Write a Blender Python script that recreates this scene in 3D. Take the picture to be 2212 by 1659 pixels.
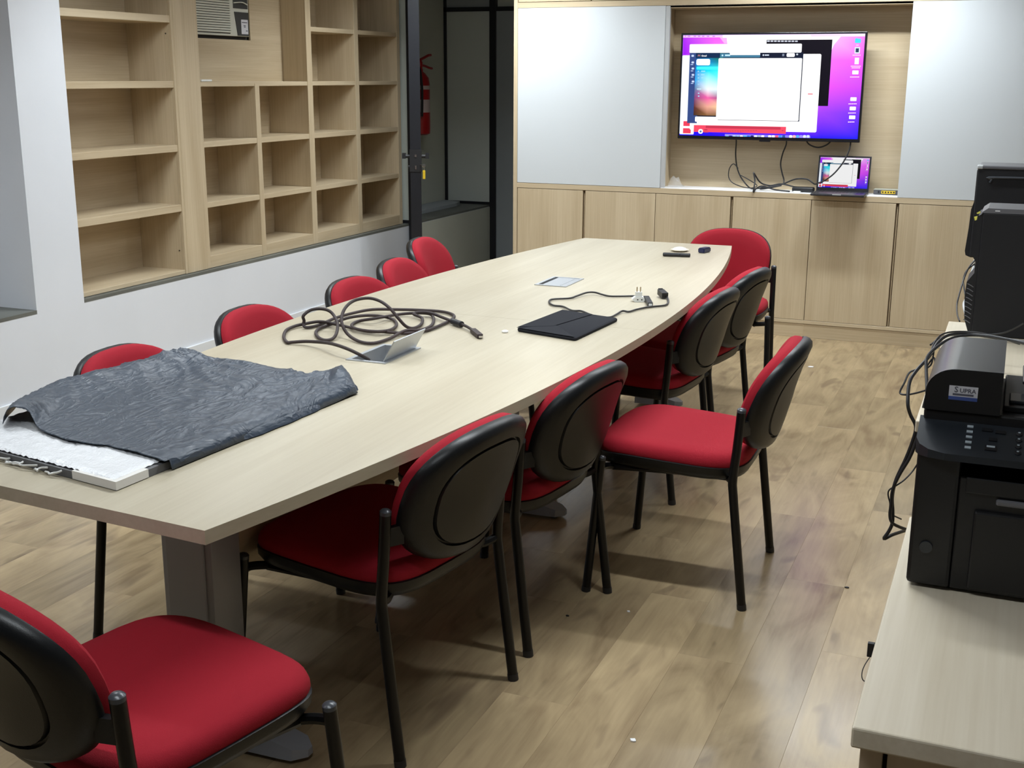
import bpy, bmesh, math, random
from mathutils import Vector, Matrix
random.seed(7)
scene = bpy.context.scene
for o in list(bpy.data.objects): bpy.data.objects.remove(o, do_unlink=True)
C = scene.collection
# ------------------------------------------------------------------ camera
F_PX, YAW, PITCH, ROLL, CAM_H = 2603.17, -0.393440, -0.250397, 0.004566, 1.55
W_PX, H_PX = 2212.0, 1659.0
fwd = Vector((math.sin(YAW)*math.cos(PITCH), math.cos(YAW)*math.cos(PITCH), math.sin(PITCH)))
rgt = Vector((math.cos(YAW), -math.sin(YAW), 0)); upv = rgt.cross(fwd)
r2 = rgt*math.cos(ROLL)+upv*math.sin(ROLL); u2 = -rgt*math.sin(ROLL)+upv*math.cos(ROLL)
cam_d = bpy.data.cameras.new('camera'); cam = bpy.data.objects.new('camera', cam_d); C.objects.link(cam)
cam_d.sensor_fit = 'HORIZONTAL'; cam_d.sensor_width = 36.0; cam_d.lens = F_PX/W_PX*36.0
cam_d.clip_start = 0.05; cam_d.clip_end = 60
cam.matrix_world = Matrix(((r2.x, u2.x, -fwd.x, 0), (r2.y, u2.y, -fwd.y, 0), (r2.z, u2.z, -fwd.z, CAM_H), (0, 0, 0, 1)))
scene.camera = cam
# ------------------------------------------------------------------ world, exposure
wd = bpy.data.worlds.new('world'); scene.world = wd; wd.use_nodes = True
wd.node_tree.nodes['Background'].inputs[0].default_value = (0.6, 0.65, 0.7, 1)
wd.node_tree.nodes['Background'].inputs[1].default_value = 0.05
vs = scene.view_settings
vs.view_transform = 'Standard'; vs.look = 'None'; vs.gamma = 1.0; vs.exposure = 0.0; vs.use_curve_mapping = False
LAMP_POWER = 25.0
LAMP_SPREAD = 141.0      # louvred battens: little light leaves near the horizontal
LAMP_COLOR = (0.90, 0.962, 1.0)
LAMP_X = (-0.95, -3.1)
LAMP_ROWS = ((6.85, 1.1, 1.1), (4.75, 1.0, 1.0), (2.87, 0.95, 0.70), (0.9, 0.4, 0.15))   # y, desk side, bookshelf side
LAMP_Z = 2.36

# ------------------------------------------------------------------ helpers
def ray(x, y):
    return r2*((x-W_PX/2)/F_PX) + u2*(-(y-H_PX/2)/F_PX) + fwd
O = Vector((0, 0, CAM_H))
def onz(x, y, z): d = ray(x, y); return O + d*((z-CAM_H)/d.z)
def ony(x, y, Y): d = ray(x, y); return O + d*(Y/d.y)
def onx(x, y, X): d = ray(x, y); return O + d*(X/d.x)

def nbm(): return bmesh.new()
def box(bm, x0, x1, y0, y1, z0, z1, bev=0.0, seg=2):
    vs_ = [bm.verts.new((x, y, z)) for x in (x0, x1) for y in (y0, y1) for z in (z0, z1)]
    fs = []
    for idx in ((0,1,3,2),(4,6,7,5),(0,4,5,1),(2,3,7,6),(0,2,6,4),(1,5,7,3)):
        fs.append(bm.faces.new([vs_[i] for i in idx]))
    if bev > 0:
        ed = list({e for f in fs for e in f.edges})
        bmesh.ops.bevel(bm, geom=ed, offset=bev, segments=seg, affect='EDGES', profile=0.5)
    return vs_
def obox(bm, c, ux, uy, uz, hx, hy, hz):
    ux, uy, uz = Vector(ux).normalized(), Vector(uy).normalized(), Vector(uz).normalized(); c = Vector(c)
    v = [bm.verts.new(c+ux*(hx*a)+uy*(hy*b)+uz*(hz*d)) for a in (-1,1) for b in (-1,1) for d in (-1,1)]
    for idx in ((0,1,3,2),(4,6,7,5),(0,4,5,1),(2,3,7,6),(0,2,6,4),(1,5,7,3)): bm.faces.new([v[i] for i in idx])
def loft(bm, rings, cap0=True, cap1=True):
    rv = [[bm.verts.new(p) for p in r] for r in rings]; n = len(rings[0])
    for a, b in zip(rv, rv[1:]):
        for i in range(n): bm.faces.new((a[i], a[(i+1) % n], b[(i+1) % n], b[i]))
    if cap0: bm.faces.new(list(reversed(rv[0])))
    if cap1: bm.faces.new(rv[-1])
    return rv
def frame_of(t):
    t = t.normalized(); a = Vector((0, 0, 1)) if abs(t.z) < 0.9 else Vector((1, 0, 0))
    u = t.cross(a).normalized(); return u, t.cross(u).normalized()
def cyl(bm, p0, p1, r0, r1=None, seg=14):
    p0, p1 = Vector(p0), Vector(p1); r1 = r0 if r1 is None else r1
    u, v = frame_of(p1-p0)
    loft(bm, [[p+(u*math.cos(2*math.pi*i/seg)+v*math.sin(2*math.pi*i/seg))*r for i in range(seg)] for p, r in ((p0, r0), (p1, r1))])
def lathe(bm, base, axis, prof, seg=24):
    base = Vector(base); ax = Vector(axis).normalized(); u, v = frame_of(ax)
    loft(bm, [[base+ax*h+(u*math.cos(2*math.pi*i/seg)+v*math.sin(2*math.pi*i/seg))*r for i in range(seg)] for r, h in prof])
def catmull(pts, n=6):
    P = [Vector(p) for p in pts]; out = []
    for i in range(len(P)-1):
        a = P[max(i-1, 0)]; b = P[i]; c = P[i+1]; d = P[min(i+2, len(P)-1)]
        for k in range(n):
            t = k/n
            out.append(0.5*((2*b)+(c-a)*t+(2*a-5*b+4*c-d)*t*t+(3*b-a-3*c+d)*t**3))
    out.append(P[-1]); return out
def tube(bm, pts, r, seg=8, smooth=6):
    P = catmull(pts, smooth) if smooth else [Vector(p) for p in pts]
    Q = [P[0]]
    for p in P[1:]:
        if (p-Q[-1]).length > 1e-5: Q.append(p)
    P = Q; u = None; rings = []
    for i, p in enumerate(P):
        t = (P[min(i+1, len(P)-1)]-P[max(i-1, 0)])
        if t.length < 1e-6: t = Vector((0, 0, 1))
        t.normalize()
        if u is None: u, v = frame_of(t)
        else:
            u = (u-t*u.dot(t))
            if u.length < 1e-5: u, v = frame_of(t)
            u.normalize(); v = t.cross(u)
        rings.append([p+(u*math.cos(2*math.pi*k/seg)+v*math.sin(2*math.pi*k/seg))*r for k in range(seg)])
    loft(bm, rings)
def prism(bm, poly, z0, z1):
    loft(bm, [[Vector((x, y, z0)) for x, y in poly], [Vector((x, y, z1)) for x, y in poly]])
def extrude(bm, poly3, vec):
    vec = Vector(vec); loft(bm, [[Vector(p) for p in poly3], [Vector(p)+vec for p in poly3]])

LOC = {}
def obj(name, bm, mat, parent=None, smooth=False, local=False, label=None, subsurf=0):
    """one mesh object; vertices given in world space unless local, moved to the parent's origin"""
    bmesh.ops.recalc_face_normals(bm, faces=bm.faces[:])
    if parent is not None and not local:
        bmesh.ops.translate(bm, verts=bm.verts[:], vec=-Vector(LOC.get(parent.name, (0, 0, 0))))
    me = bpy.data.meshes.new(name); bm.to_mesh(me); bm.free()
    me.materials.append(M[mat] if isinstance(mat, str) else mat)
    if smooth:
        for p in me.polygons: p.use_smooth = True
        try: me.set_sharp_from_angle(angle=math.radians(38))
        except Exception: pass
    o = bpy.data.objects.new(name, me); C.objects.link(o)
    if parent is not None:
        o.parent = parent; LOC[o.name] = LOC.get(parent.name, (0, 0, 0))
    if label: o['label'] = label
    if subsurf:
        m = o.modifiers.new('sub', 'SUBSURF'); m.levels = m.render_levels = subsurf
    return o
def thing(name, label, cat, loc=(0, 0, 0), rotz=0.0, group=None):
    o = bpy.data.objects.new(name, None); C.objects.link(o); o.empty_display_size = 0.1
    o.location = loc; o.rotation_euler = (0, 0, rotz); LOC[o.name] = tuple(loc)
    return tag(o, label, cat, group)
def tag(o, label, cat, group=None):
    o['label'] = label; o['category'] = cat
    if group: o['group'] = group
    return o
def single(name, bm, mat, label, cat, loc, smooth=False, group=None, subsurf=0):
    bmesh.ops.translate(bm, verts=bm.verts[:], vec=-Vector(loc))
    o = obj(name, bm, mat, smooth=smooth, subsurf=subsurf); o.location = loc
    LOC[o.name] = tuple(loc)
    return tag(o, label, cat, group)
def struct(name, bm, mat, parent=None, smooth=False):
    o = obj(name, bm, mat, parent, smooth)
    if parent is None: o['kind'] = 'structure'
    return o

# ------------------------------------------------------------------ materials
M = {}
def newmat(name):
    m = bpy.data.materials.new(name); m.use_nodes = True; M[name] = m
    return m, m.node_tree.nodes, m.node_tree.links, m.node_tree.nodes['Principled BSDF']
def plain(name, col, rough=0.5, metal=0.0, spec=0.5, bump=0.0, bscale=300.0, var=0.0, coat=0.0):
    m, N, L, b = newmat(name)
    b.inputs['Base Color'].default_value = (*col, 1); b.inputs['Roughness'].default_value = rough
    b.inputs['Metallic'].default_value = metal; b.inputs['Specular IOR Level'].default_value = spec
    b.inputs['Coat Weight'].default_value = coat
    tc = N.new('ShaderNodeTexCoord'); nz = N.new('ShaderNodeTexNoise')
    nz.inputs['Scale'].default_value = bscale; nz.inputs['Detail'].default_value = 3
    L.new(tc.outputs['Object'], nz.inputs['Vector'])
    if bump:
        bp = N.new('ShaderNodeBump'); bp.inputs['Strength'].default_value = bump; bp.inputs['Distance'].default_value = 0.002
        L.new(nz.outputs['Fac'], bp.inputs['Height']); L.new(bp.outputs['Normal'], b.inputs['Normal'])
    if var:
        n2 = N.new('ShaderNodeTexNoise'); n2.inputs['Scale'].default_value = 2.5; n2.inputs['Detail'].default_value = 4
        L.new(tc.outputs['Object'], n2.inputs['Vector'])
        rp = N.new('ShaderNodeValToRGB'); rp.color_ramp.elements[0].position = 0.3; rp.color_ramp.elements[1].position = 0.7
        rp.color_ramp.elements[0].color = (*[c*(1-var) for c in col], 1); rp.color_ramp.elements[1].color = (*[min(1, c*(1+var)) for c in col], 1)
        L.new(n2.outputs['Fac'], rp.inputs['Fac']); L.new(rp.outputs['Color'], b.inputs['Base Color'])
    return m
def wood(name, c0, c1, axis, rough=0.45, coarse=9.0, rand=True, fine=0.35, spec=0.4):
    m, N, L, b = newmat(name)
    b.inputs['Roughness'].default_value = rough; b.inputs['Specular IOR Level'].default_value = spec
    tc = N.new('ShaderNodeTexCoord'); oi = N.new('ShaderNodeObjectInfo')
    add = N.new('ShaderNodeVectorMath'); add.operation = 'ADD'
    mul = N.new('ShaderNodeMath'); mul.operation = 'MULTIPLY'; mul.inputs[1].default_value = 37.0 if rand else 0.0
    L.new(oi.outputs['Random'], mul.inputs[0]); L.new(tc.outputs['Object'], add.inputs[0]); L.new(mul.outputs[0], add.inputs[1])
    def st(k, along):
        mp = N.new('ShaderNodeMapping'); s = [k, k, k]; s['xyz'.index(axis)] = along
        mp.inputs['Scale'].default_value = s; L.new(add.outputs[0], mp.inputs['Vector']); return mp
    n1 = N.new('ShaderNodeTexNoise'); n1.inputs['Scale'].default_value = 1.0; n1.inputs['Detail'].default_value = 5; n1.inputs['Distortion'].default_value = 0.6
    L.new(st(coarse, 0.7).outputs[0], n1.inputs['Vector'])
    n2 = N.new('ShaderNodeTexNoise'); n2.inputs['Scale'].default_value = 1.0; n2.inputs['Detail'].default_value = 3
    L.new(st(coarse*14, 3.0).outputs[0], n2.inputs['Vector'])
    mx = N.new('ShaderNodeMix'); mx.data_type = 'FLOAT'; mx.inputs[0].default_value = fine
    L.new(n1.outputs['Fac'], mx.inputs[2]); L.new(n2.outputs['Fac'], mx.inputs[3])
    rp = N.new('ShaderNodeValToRGB'); e = rp.color_ramp.elements
    e[0].position = 0.34; e[1].position = 0.66; e[0].color = (*c0, 1); e[1].color = (*c1, 1)
    L.new(mx.outputs[0], rp.inputs['Fac']); L.new(rp.outputs['Color'], b.inputs['Base Color'])
    bp = N.new('ShaderNodeBump'); bp.inputs['Strength'].default_value = 0.08; bp.inputs['Distance'].default_value = 0.001
    L.new(n2.outputs['Fac'], bp.inputs['Height']); L.new(bp.outputs['Normal'], b.inputs['Normal'])
    return m
OAK0, OAK1 = (0.46, 0.36, 0.228), (0.60, 0.495, 0.34)
wood('oak_vertical', OAK0, OAK1, 'z')
wood('oak_along_y', OAK0, OAK1, 'y')
wood('oak_along_x', OAK0, OAK1, 'x')
wood('oak_table', (0.415, 0.36, 0.260), (0.51, 0.455, 0.345), 'y', rough=0.34, coarse=7, rand=False, fine=0.3, spec=0.35)
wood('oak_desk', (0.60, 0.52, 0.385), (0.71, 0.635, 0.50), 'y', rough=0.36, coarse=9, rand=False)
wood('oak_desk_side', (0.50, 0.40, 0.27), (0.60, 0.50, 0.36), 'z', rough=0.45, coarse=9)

def plank_mat():
    m, N, L, b = newmat('vinyl_plank')
    tc = N.new('ShaderNodeTexCoord'); oi = N.new('ShaderNodeObjectInfo')
    mul = N.new('ShaderNodeMath'); mul.operation = 'MULTIPLY'; mul.inputs[1].default_value = 91.0
    L.new(oi.outputs['Random'], mul.inputs[0])
    add = N.new('ShaderNodeVectorMath'); add.operation = 'ADD'; L.new(tc.outputs['Object'], add.inputs[0]); L.new(mul.outputs[0], add.inputs[1])
    def noise(sc, det, dist, mp):
        q = N.new('ShaderNodeMapping'); q.inputs['Scale'].default_value = mp; L.new(add.outputs[0], q.inputs['Vector'])
        n = N.new('ShaderNodeTexNoise'); n.inputs['Scale'].default_value = sc; n.inputs['Detail'].default_value = det; n.inputs['Distortion'].default_value = dist
        L.new(q.outputs[0], n.inputs['Vector']); return n
    n1 = noise(1.0, 3.5, 1.6, (7, 1.9, 7)); n2 = noise(1.0, 3, 0.2, (90, 5, 90)); n3 = noise(1.0, 2, 0.6, (10, 3.2, 10))
    mx = N.new('ShaderNodeMix'); mx.data_type = 'FLOAT'; mx.inputs[0].default_value = 0.22
    L.new(n1.outputs['Fac'], mx.inputs[2]); L.new(n2.outputs['Fac'], mx.inputs[3])
    rp = N.new('ShaderNodeValToRGB'); e = rp.color_ramp.elements
    e[0].position = 0.26; e[0].color = (0.225, 0.156, 0.088, 1); e[1].position = 0.70; e[1].color = (0.430, 0.326, 0.186, 1)
    k = e.new(0.46); k.color = (0.325, 0.242, 0.139, 1)
    L.new(mx.outputs[0], rp.inputs['Fac'])
    # dark knots
    kr = N.new('ShaderNodeValToRGB'); kr.color_ramp.elements[0].position = 0.62; kr.color_ramp.elements[1].position = 0.72
    L.new(n3.outputs['Fac'], kr.inputs['Fac'])
    km = N.new('ShaderNodeMix'); km.data_type = 'RGBA'; km.inputs[7].default_value = (0.14, 0.095, 0.06, 1)
    kf = N.new('ShaderNodeMath'); kf.operation = 'MULTIPLY'; kf.inputs[1].default_value = 0.55
    L.new(kr.outputs['Color'], kf.inputs[0]); L.new(kf.outputs[0], km.inputs[0]); L.new(rp.outputs['Color'], km.inputs[6])
    # tone of each plank
    tone = N.new('ShaderNodeMapRange'); tone.inputs[3].default_value = 0.80; tone.inputs[4].default_value = 1.12
    L.new(oi.outputs['Random'], tone.inputs[0])
    sc = N.new('ShaderNodeVectorMath'); sc.operation = 'SCALE'; L.new(km.outputs[2], sc.inputs[0]); L.new(tone.outputs[0], sc.inputs['Scale'])
    L.new(sc.outputs[0], b.inputs['Base Color'])
    rr = N.new('ShaderNodeMapRange'); rr.inputs[3].default_value = 0.16; rr.inputs[4].default_value = 0.30
    L.new(n1.outputs['Fac'], rr.inputs[0]); L.new(rr.outputs[0], b.inputs['Roughness'])
    b.inputs['Specular IOR Level'].default_value = 0.4
    bp = N.new('ShaderNodeBump'); bp.inputs['Strength'].default_value = 0.10; bp.inputs['Distance'].default_value = 0.0008
    L.new(n1.outputs['Fac'], bp.inputs['Height']); L.new(bp.outputs['Normal'], b.inputs['Normal'])
plank_mat()

plain('wall_paint', (0.72, 0.745, 0.79), 0.6, bump=0.15, bscale=30, var=0.02)
plain('ceiling_paint', (0.36, 0.36, 0.36), 0.8)
plain('wall_dim', (0.22, 0.225, 0.24), 0.7)
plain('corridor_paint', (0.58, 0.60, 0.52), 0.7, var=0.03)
plain('partition_panel', (0.56, 0.60, 0.56), 0.45)
plain('partition_light', (0.55, 0.60, 0.56), 0.45)
plain('partition_slate', (0.30, 0.33, 0.345), 0.45)
plain('stone_sill', (0.13, 0.135, 0.12), 0.5, bump=0.3, bscale=200, var=0.2)
plain('baseboard_white', (0.72, 0.74, 0.76), 0.4)
plain('black_frame', (0.012, 0.013, 0.017), 0.35)
plain('lacquer_white', (0.60, 0.635, 0.66), 0.22, spec=0.5)
plain('white_ledge', (0.85, 0.86, 0.88), 0.3)
plain('alu_trim', (0.55, 0.57, 0.58), 0.4, metal=0.3)
plain('dark_gap', (0.02, 0.015, 0.01), 0.8)
plain('floor_base', (0.16, 0.115, 0.07), 0.8)
plain('gap_wood', (0.20, 0.14, 0.08), 0.6)
plain('fabric_red', (0.335, 0.012, 0.024), 0.85, spec=0.2, bump=0.5, bscale=900)
plain('chair_plastic', (0.0045, 0.0052, 0.0062), 0.40, spec=0.4, bump=0.12, bscale=500)
plain('chair_steel', (0.003, 0.003, 0.0035), 0.35, spec=0.35)
plain('cap_plastic', (0.05, 0.055, 0.065), 0.3)
plain('table_metal', (0.30, 0.31, 0.34), 0.45, metal=0.2)
plain('hatch_metal', (0.45, 0.47, 0.50), 0.38, metal=0.75)
plain('hatch_inside', (0.18, 0.19, 0.20), 0.6)
def bag_mat():
    m, N, L, b = newmat('bag_plastic'); b.inputs['Base Color'].default_value = (0.027, 0.041, 0.064, 1)
    b.inputs['Roughness'].default_value = 0.42; b.inputs['Specular IOR Level'].default_value = 0.6
    tc = N.new('ShaderNodeTexCoord'); mp = N.new('ShaderNodeMapping'); mp.inputs['Rotation'].default_value = (0, 0, 0.5); mp.inputs['Scale'].default_value = (1.0, 0.45, 1.0)
    L.new(tc.outputs['Object'], mp.inputs['Vector']); prev = None
    for sc, dist, st in ((9.0, 2.5, 0.5), (26.0, 1.5, 0.3)):
        n = N.new('ShaderNodeTexNoise'); n.inputs['Scale'].default_value = sc; n.inputs['Detail'].default_value = 3; n.inputs['Distortion'].default_value = dist
        L.new(mp.outputs[0], n.inputs['Vector'])
        a = N.new('ShaderNodeMath'); a.operation = 'SUBTRACT'; a.inputs[1].default_value = 0.5; L.new(n.outputs['Fac'], a.inputs[0])
        c = N.new('ShaderNodeMath'); c.operation = 'ABSOLUTE'; L.new(a.outputs[0], c.inputs[0])
        p = N.new('ShaderNodeMath'); p.operation = 'POWER'; p.inputs[1].default_value = 0.6; L.new(c.outputs[0], p.inputs[0])
        bp = N.new('ShaderNodeBump'); bp.invert = True; bp.inputs['Strength'].default_value = st; bp.inputs['Distance'].default_value = 0.014 if sc < 20 else 0.004
        L.new(p.outputs[0], bp.inputs['Height'])
        if prev: L.new(prev.outputs['Normal'], bp.inputs['Normal'])
        prev = bp
    L.new(prev.outputs['Normal'], b.inputs['Normal'])
bag_mat()
plain('board_grey', (0.10, 0.10, 0.105), 0.6, var=0.5)
plain('bubble_wrap', (0.75, 0.76, 0.78), 0.25, bump=1.0, bscale=160, var=0.08)
plain('foam_white', (0.72, 0.70, 0.66), 0.6)
plain('tape_film', (0.70, 0.70, 0.68), 0.3)
plain('cable_brown', (0.030, 0.016, 0.016), 0.55, bump=0.6, bscale=700, var=0.3)
plain('cable_black', (0.012, 0.012, 0.014), 0.45)
plain('cord_dark', (0.022, 0.020, 0.020), 0.5)
plain('sleeve_felt', (0.017, 0.018, 0.023), 0.9, spec=0.2, bump=0.4, bscale=900)
plain('white_plastic', (0.72, 0.73, 0.70), 0.4)
plain('brass', (0.55, 0.45, 0.28), 0.35, metal=0.9)
plain('chrome', (0.6, 0.6, 0.6), 0.2, metal=1.0)
plain('navy_plastic', (0.012, 0.016, 0.06), 0.35)
plain('black_soft', (0.010, 0.010, 0.012), 0.5)
plain('tv_black', (0.006, 0.006, 0.010), 0.25)
plain('laptop_grey', (0.06, 0.06, 0.068), 0.35, metal=0.6)
plain('key_black', (0.012, 0.012, 0.012), 0.5)
plain('printer_black', (0.008, 0.008, 0.009), 0.42)
plain('printer_top', (0.040, 0.044, 0.052), 0.30, spec=0.6)
plain('printer_panel', (0.020, 0.024, 0.030), 0.28)
plain('button_light', (0.42, 0.48, 0.52), 0.5)
plain('sticker_white', (0.62, 0.62, 0.66), 0.5)
plain('sticker_blue', (0.05, 0.09, 0.30), 0.5)
plain('ink_grey', (0.10, 0.10, 0.13), 0.6)
plain('tower_black', (0.004, 0.004, 0.006), 0.6)
plain('tower_grey', (0.13, 0.13, 0.14), 0.35)
plain('yellow_paper', (0.75, 0.70, 0.12), 0.6)
plain('yellow_plastic', (0.75, 0.52, 0.03), 0.4)
plain('red_paint', (0.35, 0.008, 0.010), 0.3)
plain('pale_label', (0.55, 0.45, 0.43), 0.5)
plain('foam_slab', (0.36, 0.39, 0.41), 0.8, bump=0.5, bscale=80)
plain('ac_cream', (0.60, 0.61, 0.54), 0.5)
plain('ac_dark', (0.045, 0.045, 0.045), 0.4)
plain('cream_box', (0.66, 0.60, 0.48), 0.5)
plain('router_grey', (0.09, 0.09, 0.10), 0.45)
plain('router_top', (0.42, 0.43, 0.36), 0.45)
plain('glass_dark', (0.08, 0.09, 0.09), 0.05).node_tree.nodes['Principled BSDF'].inputs['Alpha'].default_value = 0.15
plain('paper_white', (0.8, 0.8, 0.8), 0.7)
plain('clear_film', (0.55, 0.55, 0.55), 0.2)
plain('lamp_housing', (0.8, 0.8, 0.8), 0.5)

def vcol_emit(name, strength, gloss=0.12):
    m, N, L, b = newmat(name)
    at_ = N.new('ShaderNodeVertexColor'); at_.layer_name = 'Col'
    b.inputs['Base Color'].default_value = (0.003, 0.003, 0.004, 1); b.inputs['Roughness'].default_value = gloss
    b.inputs['Specular IOR Level'].default_value = 0.15
    L.new(at_.outputs['Color'], b.inputs['Emission Color']); b.inputs['Emission Strength'].default_value = strength
vcol_emit('screen_tv', 1.25, 0.3)
vcol_emit('screen_laptop', 0.85, 0.08)
m, N, L, b = newmat('tube_light'); b.inputs['Emission Color'].default_value = (*LAMP_COLOR, 1); b.inputs['Emission Strength'].default_value = 14.0

# ------------------------------------------------------------------ ceiling lamps (twin battens along X)
def lamp(x, y, k, label):
    t = thing('ceiling_lamp', label, 'lamp', (x, y, LAMP_Z+0.08), group='ceiling tube lamps')
    bm = nbm(); box(bm, x-0.62, x+0.62, y-0.05, y+0.05, LAMP_Z+0.045, LAMP_Z+0.08, 0.004); obj('housing', bm, 'lamp_housing', t)
    for s in (-1, 1):
        bm = nbm(); cyl(bm, (x-0.6, y+s*0.028, LAMP_Z+0.028), (x+0.6, y+s*0.028, LAMP_Z+0.028), 0.013); obj('tube', bm, 'tube_light', t, True)
    ld = bpy.data.lights.new('lamp_light', 'AREA'); ld.shape = 'RECTANGLE'; ld.size = 1.2; ld.size_y = 0.07
    ld.spread = math.radians(LAMP_SPREAD); ld.energy = LAMP_POWER*k; ld.color = LAMP_COLOR
    lo = bpy.data.objects.new('lamp_light', ld); C.objects.link(lo); lo.parent = t; lo.location = (0, 0, -0.08)
names_row = {0: 'nearest the wall cabinets', 1: 'above the far half of the table', 2: 'above the near half of the table', 3: 'nearest the camera'}
for i, (ly, *ks) in enumerate(LAMP_ROWS):
    for j, lx in enumerate(LAMP_X):
        lamp(lx, ly, ks[j], 'white twin tube ceiling lamp on the %s side, %s' % (('desk', 'bookshelf')[j], names_row[i]))

# ------------------------------------------------------------------ room shell
XW, YP, YF = -4.2, 8.1, 9.64           # left wall face, glass partition plane, end of corridor
XR, YB, ZC = 0.85, -1.6, 2.46
bm = nbm(); box(bm, -4.75, XR+0.1, YB-0.1, YF+0.1, -0.06, -0.004); floor = struct('floor', bm, 'floor_base')
# vinyl planks, each laid as its own piece
PW, PL = 0.182, 1.22
full = None; nplank = 0
ix0 = int(math.floor((XW)/PW))
x = XW
row = 0
while x < XR-0.001:
    x1 = min(x+PW, XR)
    y = YB - (row*0.47 % PL) + (0.11 if row % 3 == 1 else 0.0)
    while y < YF:
        y0, y1 = max(y, YB), min(y+PL, YF)
        vis = y1 > 0.9
        if y1-y0 > 0.05:
            g = 0.0001
            if abs((y1-y0)-PL) < 1e-6 and abs((x1-x)-PW) < 1e-6:
                if full is None:
                    b2 = nbm(); box(b2, -PW/2+g, PW/2-g, -PL/2+g, PL/2-g, -0.004, 0.0, 0.0003, 1)
                    full = bpy.data.meshes.new('plank'); b2.to_mesh(full); b2.free(); full.materials.append(M['vinyl_plank'])
                me = full
            else:
                b2 = nbm(); box(b2, -(x1-x)/2+g, (x1-x)/2-g, -(y1-y0)/2+g, (y1-y0)/2-g, -0.004, 0.0, 0.0003, 1)
                me = bpy.data.meshes.new('plank'); b2.to_mesh(me); b2.free(); me.materials.append(M['vinyl_plank'])
            p = bpy.data.objects.new('plank', me); C.objects.link(p); p.parent = floor
            p.location = ((x+x1)/2, (y0+y1)/2, 0.0); nplank += 1
        y += PL
    x = x1; row += 1

bm = nbm()
box(bm, -4.75, XW, YB, YF, 0, 0.455)                       # low wall
box(bm, -4.75, -4.63, YB, YF, 0.455, ZC)                   # back of the window recesses
box(bm, -4.63, XW, 4.288, 4.605, 0.455, ZC)                # white pier
box(bm, -4.63, XW, YB, 2.2, 0.455, ZC)
box(bm, -4.63, XW, 4.605, YP, 2.34, ZC)                    # header above the bookshelves
wall_left = struct('wall_left', bm, 'wall_paint')
bm = nbm(); box(bm, -4.63, XW+0.001, 2.2, 4.288, 0.455, 0.472); struct('trim_1', bm, 'stone_sill')
bm = nbm(); box(bm, -4.63, XW+0.001, 4.605, YF, 0.455, 0.470); struct('trim_2', bm, 'stone_sill')
bm = nbm(); box(bm, XW, XW+0.012, YB, YP, 0, 0.072, 0.003); struct('baseboard_left', bm, 'baseboard_white')
bm = nbm(); box(bm, -4.75, XR+0.1, YB, YF+0.1, ZC, ZC+0.06); struct('ceiling', bm, 'ceiling_paint')
bm = nbm(); box(bm, XR, XR+0.1, YB, YF, 0, ZC); struct('wall_right', bm, 'wall_dim')
bm = nbm(); box(bm, -4.75, XR+0.1, YB-0.1, YB, 0, ZC); struct('wall_front', bm, 'wall_dim')
bm = nbm(); box(bm, -3.06, XR, 7.98, 8.08, 0, ZC); struct('wall_back', bm, 'wall_paint')
bm = nbm(); box(bm, -4.75, -2.2, YF, YF+0.1, 0, ZC); box(bm, -2.3, -2.2, 8.08, YF, 0, ZC); struct('wall_corridor', bm, 'corridor_paint')
# dull paint skin over the corridor stretch of the low wall and recess
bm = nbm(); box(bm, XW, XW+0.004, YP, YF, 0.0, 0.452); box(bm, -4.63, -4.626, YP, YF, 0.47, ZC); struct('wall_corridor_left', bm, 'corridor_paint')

# ------------------------------------------------------------------ corridor partition, open door, extinguisher
t = thing('glass_partition', 'black framed partition panels at the dark corridor end', 'partition', (-4.17, YF-0.02, 0))
bm = nbm(); box(bm, -4.2, -4.144, YF-0.05, YF-0.005, 0, ZC); obj('post', bm, 'black_frame', t)
bm = nbm(); box(bm, -4.63, -3.0, YF-0.045, YF-0.005, 2.07, 2.105); obj('rail', bm, 'black_frame', t)
bm = nbm(); box(bm, -4.626, -4.602, YF-0.045, YF-0.005, 0.47, ZC); obj('post', bm, 'black_frame', t)
bm = nbm(); box(bm, -4.602, -4.2, YF-0.045, YF-0.005, 0.47, 0.492); obj('rail', bm, 'black_frame', t)
bm = nbm(); box(bm, -4.602, -4.2, YF-0.03, YF-0.012, 0.492, 2.07); obj('panel', bm, 'partition_panel', t)
bm = nbm(); box(bm, -4.144, -3.0, YF-0.03, YF-0.012, 0.0, 2.07); obj('panel', bm, 'partition_slate', t)
bm = nbm(); box(bm, -4.602, -4.2, YF-0.03, YF-0.012, 2.105, ZC); obj('panel', bm, 'partition_slate', t)
t = thing('side_partition', 'light grey panel with black bottom rail beside the open door', 'partition', (-4.4, YP, 0.47))
bm = nbm(); box(bm, -4.53, -4.19, YP, YP+0.018, 0.492, 2.34); obj('panel', bm, 'partition_light', t)
bm = nbm(); box(bm, -4.53, -4.19, YP-0.012, YP+0.03, 0.47, 0.494); obj('rail', bm, 'black_frame', t)
bm = nbm(); box(bm, XW+0.002, XW+0.05, YP-0.02, YP+0.03, 0, ZC); obj('jamb', bm, 'black_frame', t)

hinge = Vector((-4.12, YP-0.03, 0)); lockp = Vector((-3.735, 7.30, 0))
dd = (hinge-lockp).normalized(); dn = Vector((dd.y, -dd.x, 0))      # along the leaf, and across it
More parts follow.
